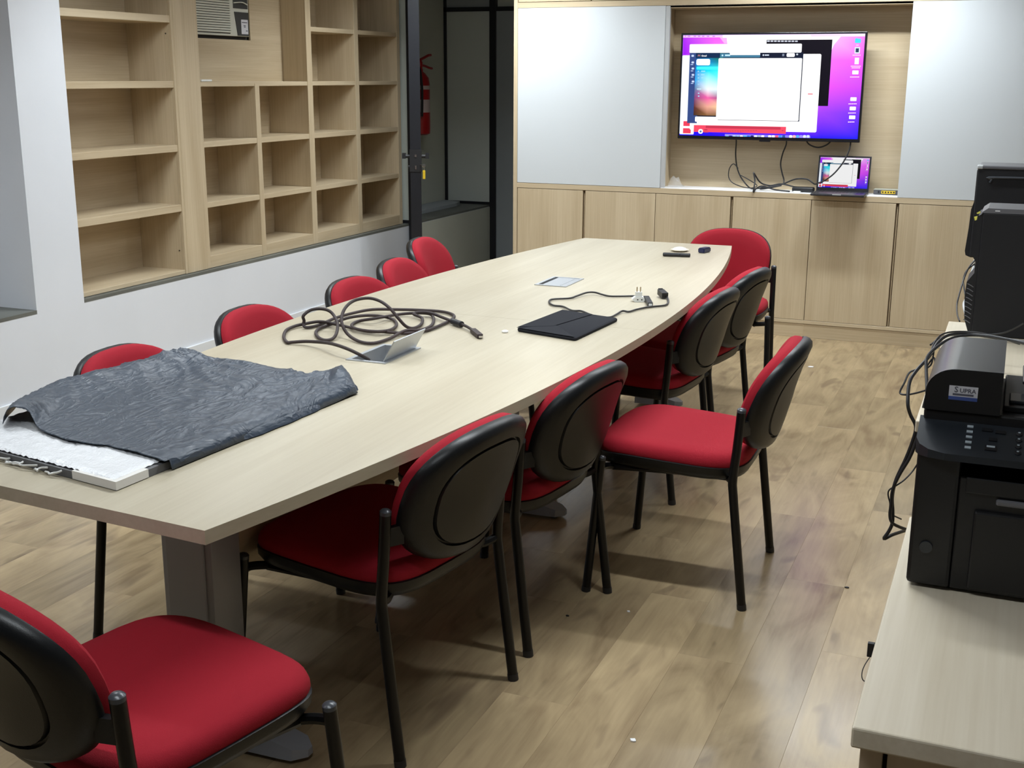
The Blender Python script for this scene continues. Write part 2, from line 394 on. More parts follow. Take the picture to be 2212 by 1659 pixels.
# turn the leaf a touch so a little of its face shows
t = thing('open_door', 'black framed glass door standing open edge-on beside bookshelf', 'door', tuple(lockp))
def leafbox(a0, a1, b0, b1, z0, z1):
    b_ = nbm(); c = lockp + dd*((a0+a1)/2) + dn*((b0+b1)/2) + Vector((0, 0, (z0+z1)/2))
    obox(b_, c, dd, dn, (0, 0, 1), (a1-a0)/2, (b1-b0)/2, (z1-z0)/2); return b_
LW = (hinge-lockp).length
obj('stile', leafbox(0, 0.07, -0.036, 0.036, 0.01, 2.40), 'black_frame', t)
obj('stile', leafbox(LW-0.06, LW, -0.03, 0.03, 0.01, 2.40), 'black_frame', t)
obj('rail', leafbox(0.07, LW-0.06, -0.025, 0.025, 0.01, 0.11), 'black_frame', t)
obj('rail', leafbox(0.07, LW-0.06, -0.025, 0.025, 2.30, 2.40), 'black_frame', t)
obj('pane', leafbox(0.07, LW-0.06, -0.004, 0.004, 0.11, 2.30), 'glass_dark', t)
HZ = 1.025
lp = obj('lock_plate', leafbox(-0.004, 0.045, -0.040, 0.040, HZ-0.10, HZ+0.045), 'black_soft', t)
for s in (-1, 1):
    b_ = nbm(); a = lockp+dd*0.02+dn*(s*0.035)+Vector((0, 0, HZ)); e1 = lockp+dd*0.02+dn*(s*0.085)+Vector((0, 0, HZ))
    cyl(b_, a, e1, 0.012); obox(b_, lockp+dd*0.070+dn*(s*0.078)+Vector((0, 0, HZ)), dd, dn, (0, 0, 1), 0.065, 0.012, 0.015)
    obj('lever_handle', b_, 'black_soft', t)
b_ = nbm(); cyl(b_, lockp+dd*0.022-dn*0.035+Vector((0, 0, HZ-0.07)), lockp+dd*0.022-dn*0.05+Vector((0, 0, HZ-0.07)), 0.012); obj('lock_cylinder', b_, 'black_soft', t)
b_ = nbm(); obox(b_, lockp-dd*0.006+Vector((0, 0, HZ+0.005)), dd, dn, (0, 0, 1), 0.002, 0.006, 0.008); obox(b_, lockp-dd*0.006+Vector((0, 0, HZ-0.072)), dd, dn, (0, 0, 1), 0.002, 0.005, 0.013); obj('latch', b_, 'chrome', t)
kp = ony(915, 358, 7.30)
kt = thing('door_key', 'silver key with a yellow tag hanging from the black door lock', 'key', tuple(kp))
b_ = nbm(); lathe(b_, kp+Vector((0, 0, 0.0)), (0.3, -1, 0), [(0.004, -0.002), (0.013, -0.0015), (0.013, 0.0015), (0.004, 0.002)], 16)
cyl(b_, kp+Vector((-0.03, 0.01, 0.004)), kp+Vector((0.0, 0, 0.004)), 0.003, seg=8); obj('key_bow', b_, 'chrome', kt, True)
b_ = nbm(); tube(b_, [kp+Vector((0.002, -0.002, -0.01)), kp+Vector((0.007, -0.004, -0.02)), kp+Vector((0.003, -0.002, -0.032))], 0.0014, 6, 3); obj('ring', b_, 'chrome', kt, True)
b_ = nbm(); box(b_, kp.x-0.006, kp.x+0.012, kp.y-0.004, kp.y+0.002, kp.z-0.088, kp.z-0.03, 0.002); obj('tag', b_, 'yellow_plastic', kt)

ex = Vector((-4.535, 8.96, 1.08))
t = thing('fire_extinguisher', 'red fire extinguisher hung on the corridor wall behind the door', 'extinguisher', tuple(ex))
b_ = nbm(); lathe(b_, ex, (0, 0, 1), [(0.055, 0.0), (0.078, 0.012), (0.08, 0.05), (0.08, 0.40), (0.072, 0.45), (0.045, 0.485), (0.026, 0.50), (0.026, 0.52)], 28); obj('cylinder', b_, 'red_paint', t, True)
b_ = nbm(); lathe(b_, ex+Vector((0, 0, 0.18)), (0, 0, 1), [(0.0806, 0), (0.0808, 0.001), (0.0808, 0.10), (0.0806, 0.101)], 28); obj('label_band', b_, 'pale_label', t, True)
b_ = nbm(); lathe(b_, ex+Vector((0, 0, 0.36)), (0, 0, 1), [(0.0804, 0), (0.0806, 0.001), (0.0806, 0.03), (0.078, 0.0305)], 28); obj('label_band', b_, 'pale_label', t, True)
b_ = nbm(); lathe(b_, ex+Vector((0, 0, 0.52)), (0, 0, 1), [(0.022, 0), (0.024, 0.05), (0.015, 0.07)], 14); obj('valve', b_, 'red_paint', t, True)
b_ = nbm(); tube(b_, [ex+Vector((0, -0.02, 0.585)), ex+Vector((0.01, 0.05, 0.605)), ex+Vector((0.02, 0.11, 0.625)), ex+Vector((0.02, 0.16, 0.63))], 0.011, 8, 4)
tube(b_, [ex+Vector((0, -0.01, 0.55)), ex+Vector((0.01, 0.06, 0.545)), ex+Vector((0.02, 0.13, 0.53)), ex+Vector((0.02, 0.18, 0.525))], 0.010, 8, 4); obj('handle', b_, 'red_paint', t, True)
b_ = nbm(); tube(b_, [ex+Vector((0.0, -0.02, 0.54)), ex+Vector((0.05, -0.09, 0.5)), ex+Vector((0.07, -0.10, 0.35)), ex+Vector((0.06, -0.09, 0.15))], 0.010, 8, 5); obj('hose', b_, 'black_soft', t, True)
b_ = nbm(); loft(b_, [[Vector((x_, y_, z_)) for x_, y_ in ((-4.62, 8.35), (-4.40, 8.35), (-4.40, 9.35), (-4.44, 9.50), (-4.62, 9.56))] for z_ in (0.471, 0.498)])
single('foam_slab', b_, 'foam_slab', 'thin light grey slab lying on the dark corridor sill', 'slab', (-4.5, 8.95, 0.471))

# ------------------------------------------------------------------ bookshelves in the left wall recess
XS, XBK = -4.235, -4.53              # shelf fronts, back panel
KS = XS/XW
def sy(y): return y*KS
def sz(z): return CAM_H-(CAM_H-z)*KS
ZT = 2.34
def shelf_box(name, y0, y1, z0, z1, parent, mat, x0=XBK, x1=XS, bev=0.0012):
    b_ = nbm(); box(b_, x0, x1, y0, y1, z0, z1, bev, 1); return obj(name, b_, mat, parent)
t = thing('bookshelf', 'tall empty oak bookshelf of wide single bays by the white pier', 'bookshelf', (-4.38, 5.0, 0.47), group='oak bookshelves')
yl, yr = 4.607, sy(5.41)
shelf_box('back_panel', yl, yr+0.09, 0.472, ZT, t, 'oak_along_y', -4.545, XBK)
shelf_box('side_panel', yl, yl+0.018, 0.472, ZT, t, 'oak_vertical')
shelf_box('side_panel', yr, yr+0.0195, 0.472, ZT, t, 'oak_vertical', XBK, XS-0.021)
for zb, zt in ((0.472, 0.503), (0.824, 0.862), (1.145, 1.181), (1.480, 1.515), (1.812, 1.849), (2.15, 2.185)):
    shelf_box('shelf', yl+0.018, yr, sz(zb) if zb > 0.5 else zb, sz(zt), t, 'oak_along_y', XBK, XS-0.003)
for z_ in (1.76, 1.16, 0.60):
    b_ = nbm(); cyl(b_, (XS-0.035, yr-0.002, z_), (XS-0.035, yr+0.001, z_), 0.004, seg=8); obj('pin_hole', b_, 'dark_gap', t)
t = thing('filler_panel', 'plain vertical oak panel between the two bookshelves', 'panel', (-4.25, sy(5.51), 0.47))
shelf_box('panel', yr+0.02, sy(5.602), 0.472, ZT, t, 'oak_vertical', XS-0.12, XS+0.004)
shelf_box('edge_strip', yr+0.0, yr+0.022, 0.472, ZT, t, 'oak_vertical', XS-0.02, XS+0.002)

t = thing('bookshelf', 'wide empty oak bookshelf of square cubbies beside the open door', 'bookshelf', (-4.38, 6.8, 0.47), group='oak bookshelves')
v = [(5.604, 5.639), (6.155, 6.200), (6.735, 6.795), (7.335, 7.388), (7.94, 7.985)]
v = [(sy(a), sy(b)) for a, b in v]
zs = [(0.472, 0.520, 0.549), (0.821, 0.821, 0.851), (1.155, 1.155, 1.186), (1.484, 1.484, 1.510), (1.815, 1.815, 1.843), (2.145, 2.145, 2.175)]
YE = v[-1][1]
shelf_box('back_panel', v[0][0], YE, 0.472, sz(1.51), t, 'oak_along_y', -4.545, XBK)
shelf_box('back_panel', v[2][0], YE, sz(1.51), ZT, t, 'oak_along_y', -4.545, XBK)
shelf_box('side_panel', v[0][0], v[0][1], 0.472, ZT, t, 'oak_vertical')
shelf_box('side_panel', v[4][0], v[4][1], 0.472, ZT, t, 'oak_vertical')
shelf_box('divider', v[1][0], v[1][1], 0.472, sz(1.50), t, 'oak_vertical')
shelf_box('divider', v[2][0], v[2][1], 0.472, ZT, t, 'oak_vertical')
shelf_box('divider', v[3][0], v[3][1], 0.472, ZT, t, 'oak_vertical')
for i, (a, b0, b1) in enumerate(zs):
    z0 = a if i == 0 else sz(b0); z1 = sz(b1)
    segs = [(v[0][1], v[1][0]), (v[1][1], v[2][0]), (v[2][1], v[3][0]), (v[3][1], v[4][0])]
    for k, (a0, a1) in enumerate(segs):
        if i >= 4 and k < 2: continue
        if i == 3 and k == 0: a1 = v[2][0]
        if i == 3 and k == 1: continue
        shelf_box('shelf', a0, a1, z0, z1, t, 'oak_along_y', XBK, XS-0.0025 if i != 0 else XS-0.001)
XAC = -4.415
# front of the boxed-in air conditioner bay: panel with a cut-out
ACY0, ACY1, ACZ0, ACZ1 = 5.80, 6.447, 1.752, 2.16
bm = nbm(); z0 = sz(1.51)
box(bm, XAC-0.012, XAC, v[0][1], v[2][0], z0, ACZ0); box(bm, XAC-0.012, XAC, ACY1, v[2][0], ACZ0, ZT); box(bm, XAC-0.012, XAC, v[0][1], ACY0, ACZ0, ZT); box(bm, XAC-0.012, XAC, ACY0, ACY1, ACZ1, ZT)
obj('bay_panel', bm, 'oak_along_y', t)

t = thing('air_conditioner', 'cream window air conditioner set into the oak bookshelf', 'air conditioner', (XAC, 6.12, ACZ0))
bm = nbm(); box(bm, XAC-0.10, XAC-0.02, ACY0+0.002, ACY1-0.002, ACZ0+0.001, ACZ1-0.002); obj('dark_recess', bm, 'dark_gap', t)
y0, y1 = ACY0+0.018, ACY1-0.018; za, zb = ACZ0+0.02, ACZ1-0.012
ys = y0+(y1-y0)*0.70                                # end of the louvre field
bm = nbm(); box(bm, XAC-0.018, XAC+0.006, y0, y1, za, zb, 0.004); obj('face', bm, 'ac_cream', t, True)
ns = 25
for i in range(ns):
    z_ = za+0.018+i*(zb-za-0.04)/(ns-1)
    b_ = nbm(); box(b_, XAC+0.006, XAC+0.016, y0+0.01, ys-0.012, z_, z_+0.0105, 0.002, 1); obj('slat', b_, 'ac_cream', t)
bm = nbm(); box(bm, XAC+0.0062, XAC+0.0075, y0+0.01, ys-0.012, za+0.012, zb-0.012); obj('grille_back', bm, 'ac_dark', t)
bm = nbm(); box(bm, XAC+0.006, XAC+0.0085, ys+0.028, y1-0.01, za+0.16, zb-0.01); g = obj('air_outlet', bm, 'ac_dark', t)
for i in range(5):
    b_ = nbm(); tube(b_, [(XAC+0.009, ys+0.03, za+0.19+i*0.033), (XAC+0.020, (ys+y1)/2+0.01, za+0.196+i*0.033), (XAC+0.009, y1-0.012, za+0.185+i*0.033)], 0.0035, 6, 5); obj('vane', b_, 'ac_cream', g, True)
bm = nbm(); extrude(bm, [(XAC+0.006, ys+0.035, za+0.14), (XAC+0.006, y1-0.006, za+0.14), (XAC+0.006, y1-0.006, za+0.004), (XAC+0.006, ys+0.062, za+0.004)], (0.003, 0, 0)); g = obj('control_panel', bm, 'ac_dark', t)
bm = nbm(); box(bm, XAC+0.009, XAC+0.0102, y1-0.085, y1-0.016, za+0.014, za+0.098); g2 = obj('paper_label', bm, 'sticker_white', g)
bm = nbm()
for zz, a, b_ in ((0.082, 0.078, 0.024), (0.064, 0.062, 0.04), (0.056, 0.058, 0.042), (0.034, 0.04, 0.022)): box(bm, XAC+0.0102, XAC+0.0106, y1-a, y1-b_, za+zz-0.003, za+zz+0.002)
o = obj('print_lines', bm, 'ink_grey', g); 
p_ = onx(443, 170.5, -4.36)
bm = nbm(); zt_ = sz(1.51); box(bm, -4.385, -4.335, 5.83, 5.93, zt_+0.0005, zt_+0.012, 0.003)
single('remote_control', bm, 'white_plastic', 'small white remote lying on the shelf below the air conditioner', 'remote', (-4.36, 5.88, zt_+0.0005))

# ------------------------------------------------------------------ back wall cabinets
YC = 7.376
t = thing('cabinet_frame', 'oak surround framing the television niche with long counter rail', 'cabinet', (-1.1, 7.7, 0))
def cb(name, x0, x1, y0, y1, z0, z1, mat, parent, bev=0.001):
    b_ = nbm(); box(b_, x0, x1, y0, y1, z0, z1, bev, 1); return obj(name, b_, mat, parent)
cb('side_panel', -3.060, -3.033, YC, 7.979, 0, 2.455, 'oak_vertical', t)
cb('counter_rail', -3.033, XR-0.002, YC, 7.979, 0.841, 0.873, 'oak_along_x', t)
cb('top_rail', -3.033, XR-0.002, YC, 7.979, 1.965, 1.998, 'oak_along_x', t)
cb('niche_back', -2.075, -0.30, 7.576, 7.594, 0.874, 1.964, 'oak_along_x', t)
cb('niche_side', -2.095, -2.062, YC+0.03, 7.576, 0.874, 1.964, 'oak_vertical', t)
cb('niche_top', -2.062, -0.30, YC+0.004, 7.576, 1.950, 1.9645, 'oak_along_x', t)
cb('niche_ledge', -2.062, -0.30, YC+0.0005, 7.575, 0.8732, 0.8765, 'white_ledge', t)
cb('sliding_track', -2.06, -0.60, YC+0.004, YC+0.016, 1.952, 1.966, 'alu_trim', t)
dx = [-3.031, -2.567, -2.093, -1.610, -1.130, -0.636, -0.155, 0.335, 0.845]
ulab = ['oak base cabinet at the doorway end of the wall cabinets', 'oak base cabinet below the left half of the television', 'oak base cabinet below the laptop and network switch', 'oak base cabinet behind the desk with black computers']
for u in range(4):
    a, mid, b_ = dx[2*u], dx[2*u+1], dx[2*u+2]
    t = thing('base_cabinet', ulab[u], 'cabinet', ((a+b_)/2, 7.7, 0), group='base cabinets along the back wall')
    cb('body', a+0.001, b_-0.001, YC+0.024, 7.978, 0.088, 0.840, 'gap_wood', t)
    cb('door', a+0.002, mid-0.009, YC+0.001, YC+0.0225, 0.109, 0.838, 'oak_vertical', t)
    cb('door', mid+0.009, b_-0.0015, YC+0.001, YC+0.0225, 0.109, 0.838, 'oak_vertical', t)
    cb('finger_pull', mid-0.003, mid+0.003, YC+0.012, YC+0.023, 0.109, 0.82, 'oak_vertical', t)
    cb('bottom_rail', a, b_, YC, YC+0.0225, 0.086, 0.107, 'oak_along_x', t)
    cb('plinth', a, b_, YC+0.004, YC+0.024, 0.0, 0.0835, 'oak_along_x', t)
ux = [-3.031, -2.545, -2.0, -1.45, -0.9, -0.35, 0.25, 0.845]
for u in range(3):
    a, mid, b_ = ux[2*u], ux[2*u+1], ux[2*u+2]
    t = thing('wall_cupboard', ['oak cupboard above the left white sliding panel', 'oak cupboard above the television niche', 'oak cupboard above the right white sliding panel'][u], 'cupboard', ((a+b_)/2, 7.7, 2.0), group='cupboards above the top rail')
    cb('body', a+0.001, b_-0.001, YC+0.024, 7.978, 1.999, 2.455, 'gap_wood', t)
    cb('door', a+0.002, mid-0.004, YC+0.001, YC+0.0225, 2.001, 2.452, 'oak_vertical', t)
    cb('door', mid+0.004, b_-0.002, YC+0.001, YC+0.0225, 2.001, 2.452, 'oak_vertical', t)
for a, b_, lab in ((-3.031, -2.068, 'white lacquered sliding panel left of the television'), (-0.642, 0.80, 'white lacquered sliding panel right of the television')):
    t = thing('sliding_panel', lab, 'panel', ((a+b_)/2, YC+0.01, 0.875), group='white sliding panels')
    cb('panel', a, b_, YC-0.001, YC+0.017, 0.8745, 1.9635, 'lacquer_white', t)
    if a < -1: cb('edge_profile', b_+0.0005, b_+0.028, YC+0.002, YC+0.024, 0.8745, 1.9625, 'alu_trim', t)

# ------------------------------------------------------------------ screens
def hom(src):
    """maps a picture of the screen (four corners tl,tr,br,bl) to the unit square, solved by elimination"""
    dst = [(0, 0), (1, 0), (1, 1), (0, 1)]; A = []
    for (x, y), (u, v_) in zip(src, dst):
        A.append([x, y, 1, 0, 0, 0, -u*x, -u*y, u]); A.append([0, 0, 0, x, y, 1, -v_*x, -v_*y, v_])
    n = 8
    for i in range(n):
        p = max(range(i, n), key=lambda r: abs(A[r][i])); A[i], A[p] = A[p], A[i]
        for r in range(n):
            if r != i:
                f = A[r][i]/A[i][i]
                for c in range(i, n+1): A[r][c] -= f*A[i][c]
    h = [A[i][n]/A[i][i] for i in range(n)]+[1]
    return lambda x, y: ((h[0]*x+h[1]*y+h[2])/(h[6]*x+h[7]*y+1), (h[3]*x+h[4]*y+h[5])/(h[6]*x+h[7]*y+1))
HM = hom([(225, 148), (1780, 128), (1712, 1035), (183, 965)])
def sl(c): return tuple((x/255/12.92 if x/255 <= 0.04045 else ((x/255+0.055)/1.055)**2.4) for x in c)
ITEMS = []     # (polygon in unit square, colours per corner or one colour)
def poly(pts, col, raw=False): ITEMS.append(([HM(*p) for p in pts] if not raw else pts, col))
def quad(x0, y0, x1, y1, col, r=0.0):
    """an upright rectangle on the screen, from its top-left and bottom-right points in the picture"""
    a = HM(x0, y0); b = HM(x1, y1); u0, v0, u1, v1 = a[0], a[1], b[0], b[1]
    if r:
        pts = []; ry = r*1.77
        for cx, cy, a0 in ((u1-r, v0+ry, -90), (u1-r, v1-ry, 0), (u0+r, v1-ry, 90), (u0+r, v0+ry, 180)):
            for k in range(5):
                an = math.radians(a0+k*22.5); pts.append((cx+r*math.cos(an), cy+ry*math.sin(an)))
    else: pts = [(u0, v0), (u1, v0), (u1, v1), (u0, v1)]
    ITEMS.append((pts, col))
Wt = sl((255, 255, 255))
# wallpaper as a coarse grid of colours
wp = [[(165, 70, 255), (215, 90, 255), (255, 200, 255), (255, 255, 255), (245, 190, 255), (240, 130, 250)],
      [(150, 20, 255), (225, 80, 250), (255, 230, 255), (255, 255, 255), (238, 110, 250), (228, 90, 245)],
      [(140, 15, 255), (200, 50, 250), (240, 110, 250), (238, 110, 250), (225, 80, 245), (200, 70, 240)],
      [(70, 10, 255), (120, 30, 255), (180, 60, 250), (190, 70, 250), (150, 60, 245), (110, 50, 245)],
      [(20, 5, 235), (25, 8, 240), (40, 10, 250), (50, 20, 255), (30, 20, 250), (20, 30, 250)]]
for i in range(4):
    for j in range(5):
        ITEMS.append(([(j/5, i/4), ((j+1)/5, i/4), ((j+1)/5, (i+1)/4), (j/5, (i+1)/4)], [sl(wp[i][j]), sl(wp[i][j+1]), sl(wp[i+1][j+1]), sl(wp[i+1][j])]))
poly([(228, 168), (520, 165), (560, 215), (228, 310)], [sl((165, 40, 255)), sl((240, 90, 250)), sl((245, 110, 250)), sl((150, 10, 255))])
poly([(525, 165), (580, 165), (598, 213), (562, 213)], sl((255, 170, 250)))
poly([(582, 164), (1565, 150), (1500, 225), (1446, 350), (1200, 350), (600, 350)], Wt)
poly([(225, 148), (1780, 128), (1779, 152), (224, 168)], [sl((205, 160, 255)), sl((250, 225, 255)), sl((250, 225, 255)), sl((240, 200, 255))])
poly([(550, 146), (1300, 140), (1299, 160), (550, 168)], Wt)
for xx in (238, 262, 310, 345, 378, 418, 465): quad(xx, 152, xx+20 if xx > 240 else xx+9, 161, sl((190, 120, 215)))
quad(918, 185, 1448, 745, sl((8, 2, 14)))                       # black terminal window behind
for k in range(9): quad(922+k*30, 190, 922+k*30+22, 200, sl((210, 215, 230)))
quad(217, 312, 300, 962, sl((238, 246, 255)), 0.006)            # white slide list at the left
quad(218, 850, 280, 893, sl((225, 60, 85))); quad(214, 908, 276, 953, sl((225, 60, 85)))
quad(300, 303, 1345, 968, Wt, 0.008)                            # white page behind the mail window
quad(1272, 636, 1314, 644, sl((215, 70, 90)))
quad(303, 884, 1078, 974, sl((238, 70, 95)))                    # pink slide footer
quad(400, 912, 1035, 916, sl((190, 50, 75))); 
for k in range(14): quad(530+k*22, 938, 530+k*22+16, 943, sl((170, 60, 85)))
for k in range(2): quad(665+k*20, 948, 665+k*20+14, 952, sl((170, 60, 85)))
quad(1045, 942, 1058, 950, sl((170, 60, 85)))
quad(340, 918, 376, 958, Wt, 0.011); quad(350, 930, 366, 948, sl((80, 110, 160)), 0.004); quad(388, 922, 415, 930, sl((150, 40, 70))); quad(382, 940, 422, 950, sl((180, 60, 90)))
quad(278, 290, 1196, 872, sl((14, 22, 45)))                     # mail window
quad(278, 222, 1217, 290, Wt, 0.006); quad(610, 214, 862, 312, Wt, 0.003)
quad(278, 292, 328, 870, sl((50, 70, 125))); 
G = [[(10, 25, 60), (15, 70, 75), (30, 95, 70)], [(20, 90, 170), (20, 130, 190), (20, 130, 120)], [(10, 130, 210), (30, 220, 240), (60, 235, 225)], [(30, 150, 215), (170, 240, 250), (120, 235, 230)],
     [(80, 110, 150), (230, 240, 245), (215, 235, 240)], [(120, 60, 110), (230, 90, 160), (130, 70, 120)], [(90, 40, 40), (225, 160, 140), (235, 200, 150)], [(60, 40, 30), (130, 90, 50), (120, 95, 60)]]
ga, gb = HM(328, 294), HM(524, 812)
for i in range(7):
    for j in range(2):
        u0 = ga[0]+(gb[0]-ga[0])*j/2; u1 = ga[0]+(gb[0]-ga[0])*(j+1)/2; v0 = ga[1]+(gb[1]-ga[1])*i/7; v1 = ga[1]+(gb[1]-ga[1])*(i+1)/7
        ITEMS.append(([(u0, v0), (u1, v0), (u1, v1), (u0, v1)], [sl(G[i][j]), sl(G[i][j+1]), sl(G[i+1][j+1]), sl(G[i+1][j])]))
quad(328, 292, 524, 334, sl((12, 40, 75))); quad(528, 296, 862, 330, sl((60, 115, 145)), 0.004); quad(610, 285, 862, 310, Wt)
quad(540, 306, 553, 320, sl((190, 225, 240)), 0.004); quad(568, 306, 610, 318, sl((190, 225, 240)))
quad(884, 304, 896, 318, sl((200, 210, 225)), 0.003); quad(902, 306, 938, 316, sl((200, 210, 225))); quad(1052, 300, 1068, 320, sl((120, 130, 150))); quad(1090, 294, 1158, 326, Wt, 0.006); quad(1172, 298, 1188, 312, sl((190, 200, 210)), 0.004)
quad(332, 342, 442, 394, Wt, 0.009); quad(332, 404, 512, 430, sl((60, 240, 250)), 0.005)
for yy in (438, 466, 492, 518, 545, 618, 642): quad(340, yy, 352, yy+10, sl((150, 200, 225)))
for yy, w in ((438, 34), (466, 28), (492, 20)): quad(368, yy, 368+w, yy+9, sl((150, 215, 235)))
quad(333, 584, 368, 593, sl((190, 220, 235)))
for yy in (308, 362, 412, 464, 518): quad(291, yy, 311, yy+16, sl((190, 205, 235)), 0.004)
for yy in (384, 436, 486, 538): quad(284, yy, 304, yy+7, sl((170, 190, 225)))
quad(315, 814, 500, 864, Wt, 0.006); quad(515, 336, 1189, 868, Wt, 0.006)
quad(560, 972, 1292, 1006, sl((150, 130, 245)), 0.006)          # dock with its icons
DC = [(120, 190, 250), (40, 60, 160), (170, 220, 255), (150, 200, 250), (240, 240, 245), (90, 190, 245), (40, 110, 220), (30, 40, 110), (225, 240, 240), (160, 180, 190), (240, 240, 250), (120, 120, 235), (245, 245, 255), (235, 240, 240), (230, 90, 120), (60, 140, 235), (40, 80, 150), (130, 120, 240), (240, 245, 250), (240, 180, 170), (80, 170, 240), (150, 140, 240), (215, 225, 250), (200, 215, 240)]
for k, c in enumerate(DC): quad(566+k*30.2, 976+k*0.55, 590+k*30.2, 1000+k*0.55, sl(c), 0.0035)
quad(1690, 172, 1740, 208, sl((70, 215, 245)), 0.003); quad(1694, 168, 1712, 176, sl((70, 215, 245)))
quad(1688, 244, 1730, 298, sl((215, 235, 250))); quad(1696, 254, 1722, 288, sl((40, 60, 90))); quad(1688, 334, 1722, 390, sl((250, 235, 255)))
for x_, y_ in ((1666, 443), (1649, 672), (1643, 752), (1638, 828)): quad(x_, y_, x_+53, y_+33, Wt, 0.003)
for x_, y_, w in ((1700, 222, 24), (1668, 308, 74), (1652, 402, 92), (1660, 416, 78), (1646, 494, 84), (1632, 724, 76), (1630, 803, 70), (1628, 880, 60)):
    n_ = max(2, int(w/13))
    for k in range(n_): quad(x_+k*w/n_, y_, x_+(k+0.72)*w/n_, y_+9, sl((250, 210, 255)))
def text_polys(txt, size):
    cu = bpy.data.curves.new('txt', 'FONT'); cu.body = txt; cu.size = size; cu.resolution_u = 2; cu.offset = 0.018*size
    o = bpy.data.objects.new('txt', cu); C.objects.link(o); dg = bpy.context.evaluated_depsgraph_get()
    me = bpy.data.meshes.new_from_object(o.evaluated_get(dg)); out = [[(me.vertices[i].co.x, me.vertices[i].co.y) for i in p.vertices] for p in me.polygons]
    bpy.data.objects.remove(o, do_unlink=True); bpy.data.curves.remove(cu); bpy.data.meshes.remove(me); return out
gu, gv = HM(374, 322)
for pg in text_polys('Gmail', 1.0):
    ITEMS.append(([(gu+x_*0.0125, gv-y_*0.0125*1.77) for x_, y_ in pg], Wt))
mu, mv = HM(346, 322)
for q, c in (([(0, 0), (0.002, 0), (0.002, 0.02), (0, 0.02)], (225, 200, 210)), ([(0.010, 0), (0.012, 0), (0.012, 0.02), (0.010, 0.02)], (190, 220, 190)), ([(0, 0.02), (0.006, 0.010), (0.012, 0.02), (0.012, 0.015), (0.006, 0.005), (0, 0.015)], (220, 60, 60))):
    ITEMS.append(([(mu+a, mv-b_) for a, b_ in q], sl(c)))
def build_screen(name, origin, ux_, uy_, nrm, w, h, mat, parent, step=0.00003):
    bm = nbm(); cl = bm.loops.layers.float_color.new('Col')
    origin, ux_, uy_, nrm = Vector(origin), Vector(ux_), Vector(uy_), Vector(nrm)
    for k, (pts, col) in enumerate(ITEMS):
        vs_ = [bm.verts.new(origin+ux_*(min(max(u, 0), 1)*w)+uy_*(min(max(v_, 0), 1)*h)+nrm*(step*(k+1) if k >= 20 else 0)) for u, v_ in pts]
        try: f = bm.faces.new(vs_)
        except Exception: continue
        for i, l in enumerate(f.loops):
            c = col[i] if isinstance(col, list) else col; l[cl] = (*c, 1)
    bmesh.ops.translate(bm, verts=bm.verts[:], vec=-Vector(LOC[parent.name]))
    me = bpy.data.meshes.new(name); bm.to_mesh(me); bm.free(); me.materials.append(M[mat])
    o = bpy.data.objects.new(name, me); C.objects.link(o); o.parent = parent; return o

# television
tx0, tx1, tz0, tz1, ty = -1.983, -0.886, 1.178, 1.806, 7.44
t = thing('television', 'large flat television showing a mail window and purple wallpaper', 'television', ((tx0+tx1)/2, 7.50, tz0))
bm = nbm(); box(bm, tx0, tx1, ty, ty+0.028, tz0, tz1, 0.003); obj('bezel', bm, 'tv_black', t)
bm = nbm(); box(bm, tx0+0.12, tx1-0.12, ty+0.028, ty+0.06, tz0+0.04, tz1-0.12, 0.01); obj('rear_housing', bm, 'tv_black', t)
bm = nbm(); box(bm, -1.62, -1.25, ty+0.06, 7.5755, 1.35, 1.62); obj('wall_bracket', bm, 'black_frame', t)
bm = nbm(); box(bm, -1.475, -1.41, ty-0.001, ty+0.02, tz0-0.008, tz0+0.001, 0.001); obj('sensor', bm, 'tv_black', t)
build_screen('screen', (tx0+0.012, ty-0.0008, tz1-0.012), (1, 0, 0), (0, 0, -1), (0, -1, 0), tx1-tx0-0.024, tz1-tz0-0.032, 'screen_tv', t)

# laptop
la, lb = Vector((-1.121, 7.455, 0.8790)), Vector((-0.815, 7.455, 0.8790))
t = thing('laptop', 'open dark grey laptop mirroring the television on the white ledge', 'laptop', (-0.968, 7.37, 0.8766))
bm = nbm(); box(bm, la.x, lb.x, 7.248, 7.462, 0.8768, 0.8905, 0.004); obj('base', bm, 'laptop_grey', t, True)
bm = nbm()
for r_ in range(5):
    for c_ in range(13): box(bm, la.x+0.022+c_*0.0203, la.x+0.022+c_*0.0203+0.017, 7.36+r_*0.0185, 7.36+r_*0.0185+0.0155, 0.8905, 0.8915)
k_ = obj('keyboard', bm, 'key_black', t); k_['kind'] = 'stuff'
bm = nbm(); box(bm, -1.03, -0.906, 7.262, 7.345, 0.8905, 0.8909); obj('trackpad', bm, 'laptop_grey', t)
bm = nbm(); box(bm, -0.995, -0.945, 7.2473, 7.2481, 0.8850, 0.8902); obj('notch', bm, 'alu_trim', t)
ld_up = Vector((0, math.sin(math.radians(9)), math.cos(math.radians(9)))); ld_n = Vector((0, -ld_up.z, ld_up.y))
lc = Vector((-0.968, 7.461, 0.889))
bm = nbm(); obox(bm, lc+ld_up*0.105+ld_n*-0.0025, (1, 0, 0), ld_up, ld_n, 0.153, 0.105, 0.0025); lid = obj('lid', bm, 'laptop_grey', t)
bm = nbm(); obox(bm, lc+ld_up*0.105+ld_n*0.0004, (1, 0, 0), ld_up, ld_n, 0.150, 0.102, 0.0004); obj('glass_bezel', bm, 'tv_black', lid)
sw, sh = 0.286, 0.179
build_screen('display', lc+ld_up*0.200+Vector((-sw/2, 0, 0))+ld_n*0.001, (1, 0, 0), -ld_up, ld_n, sw, sh, 'screen_laptop', lid, 0.00001)

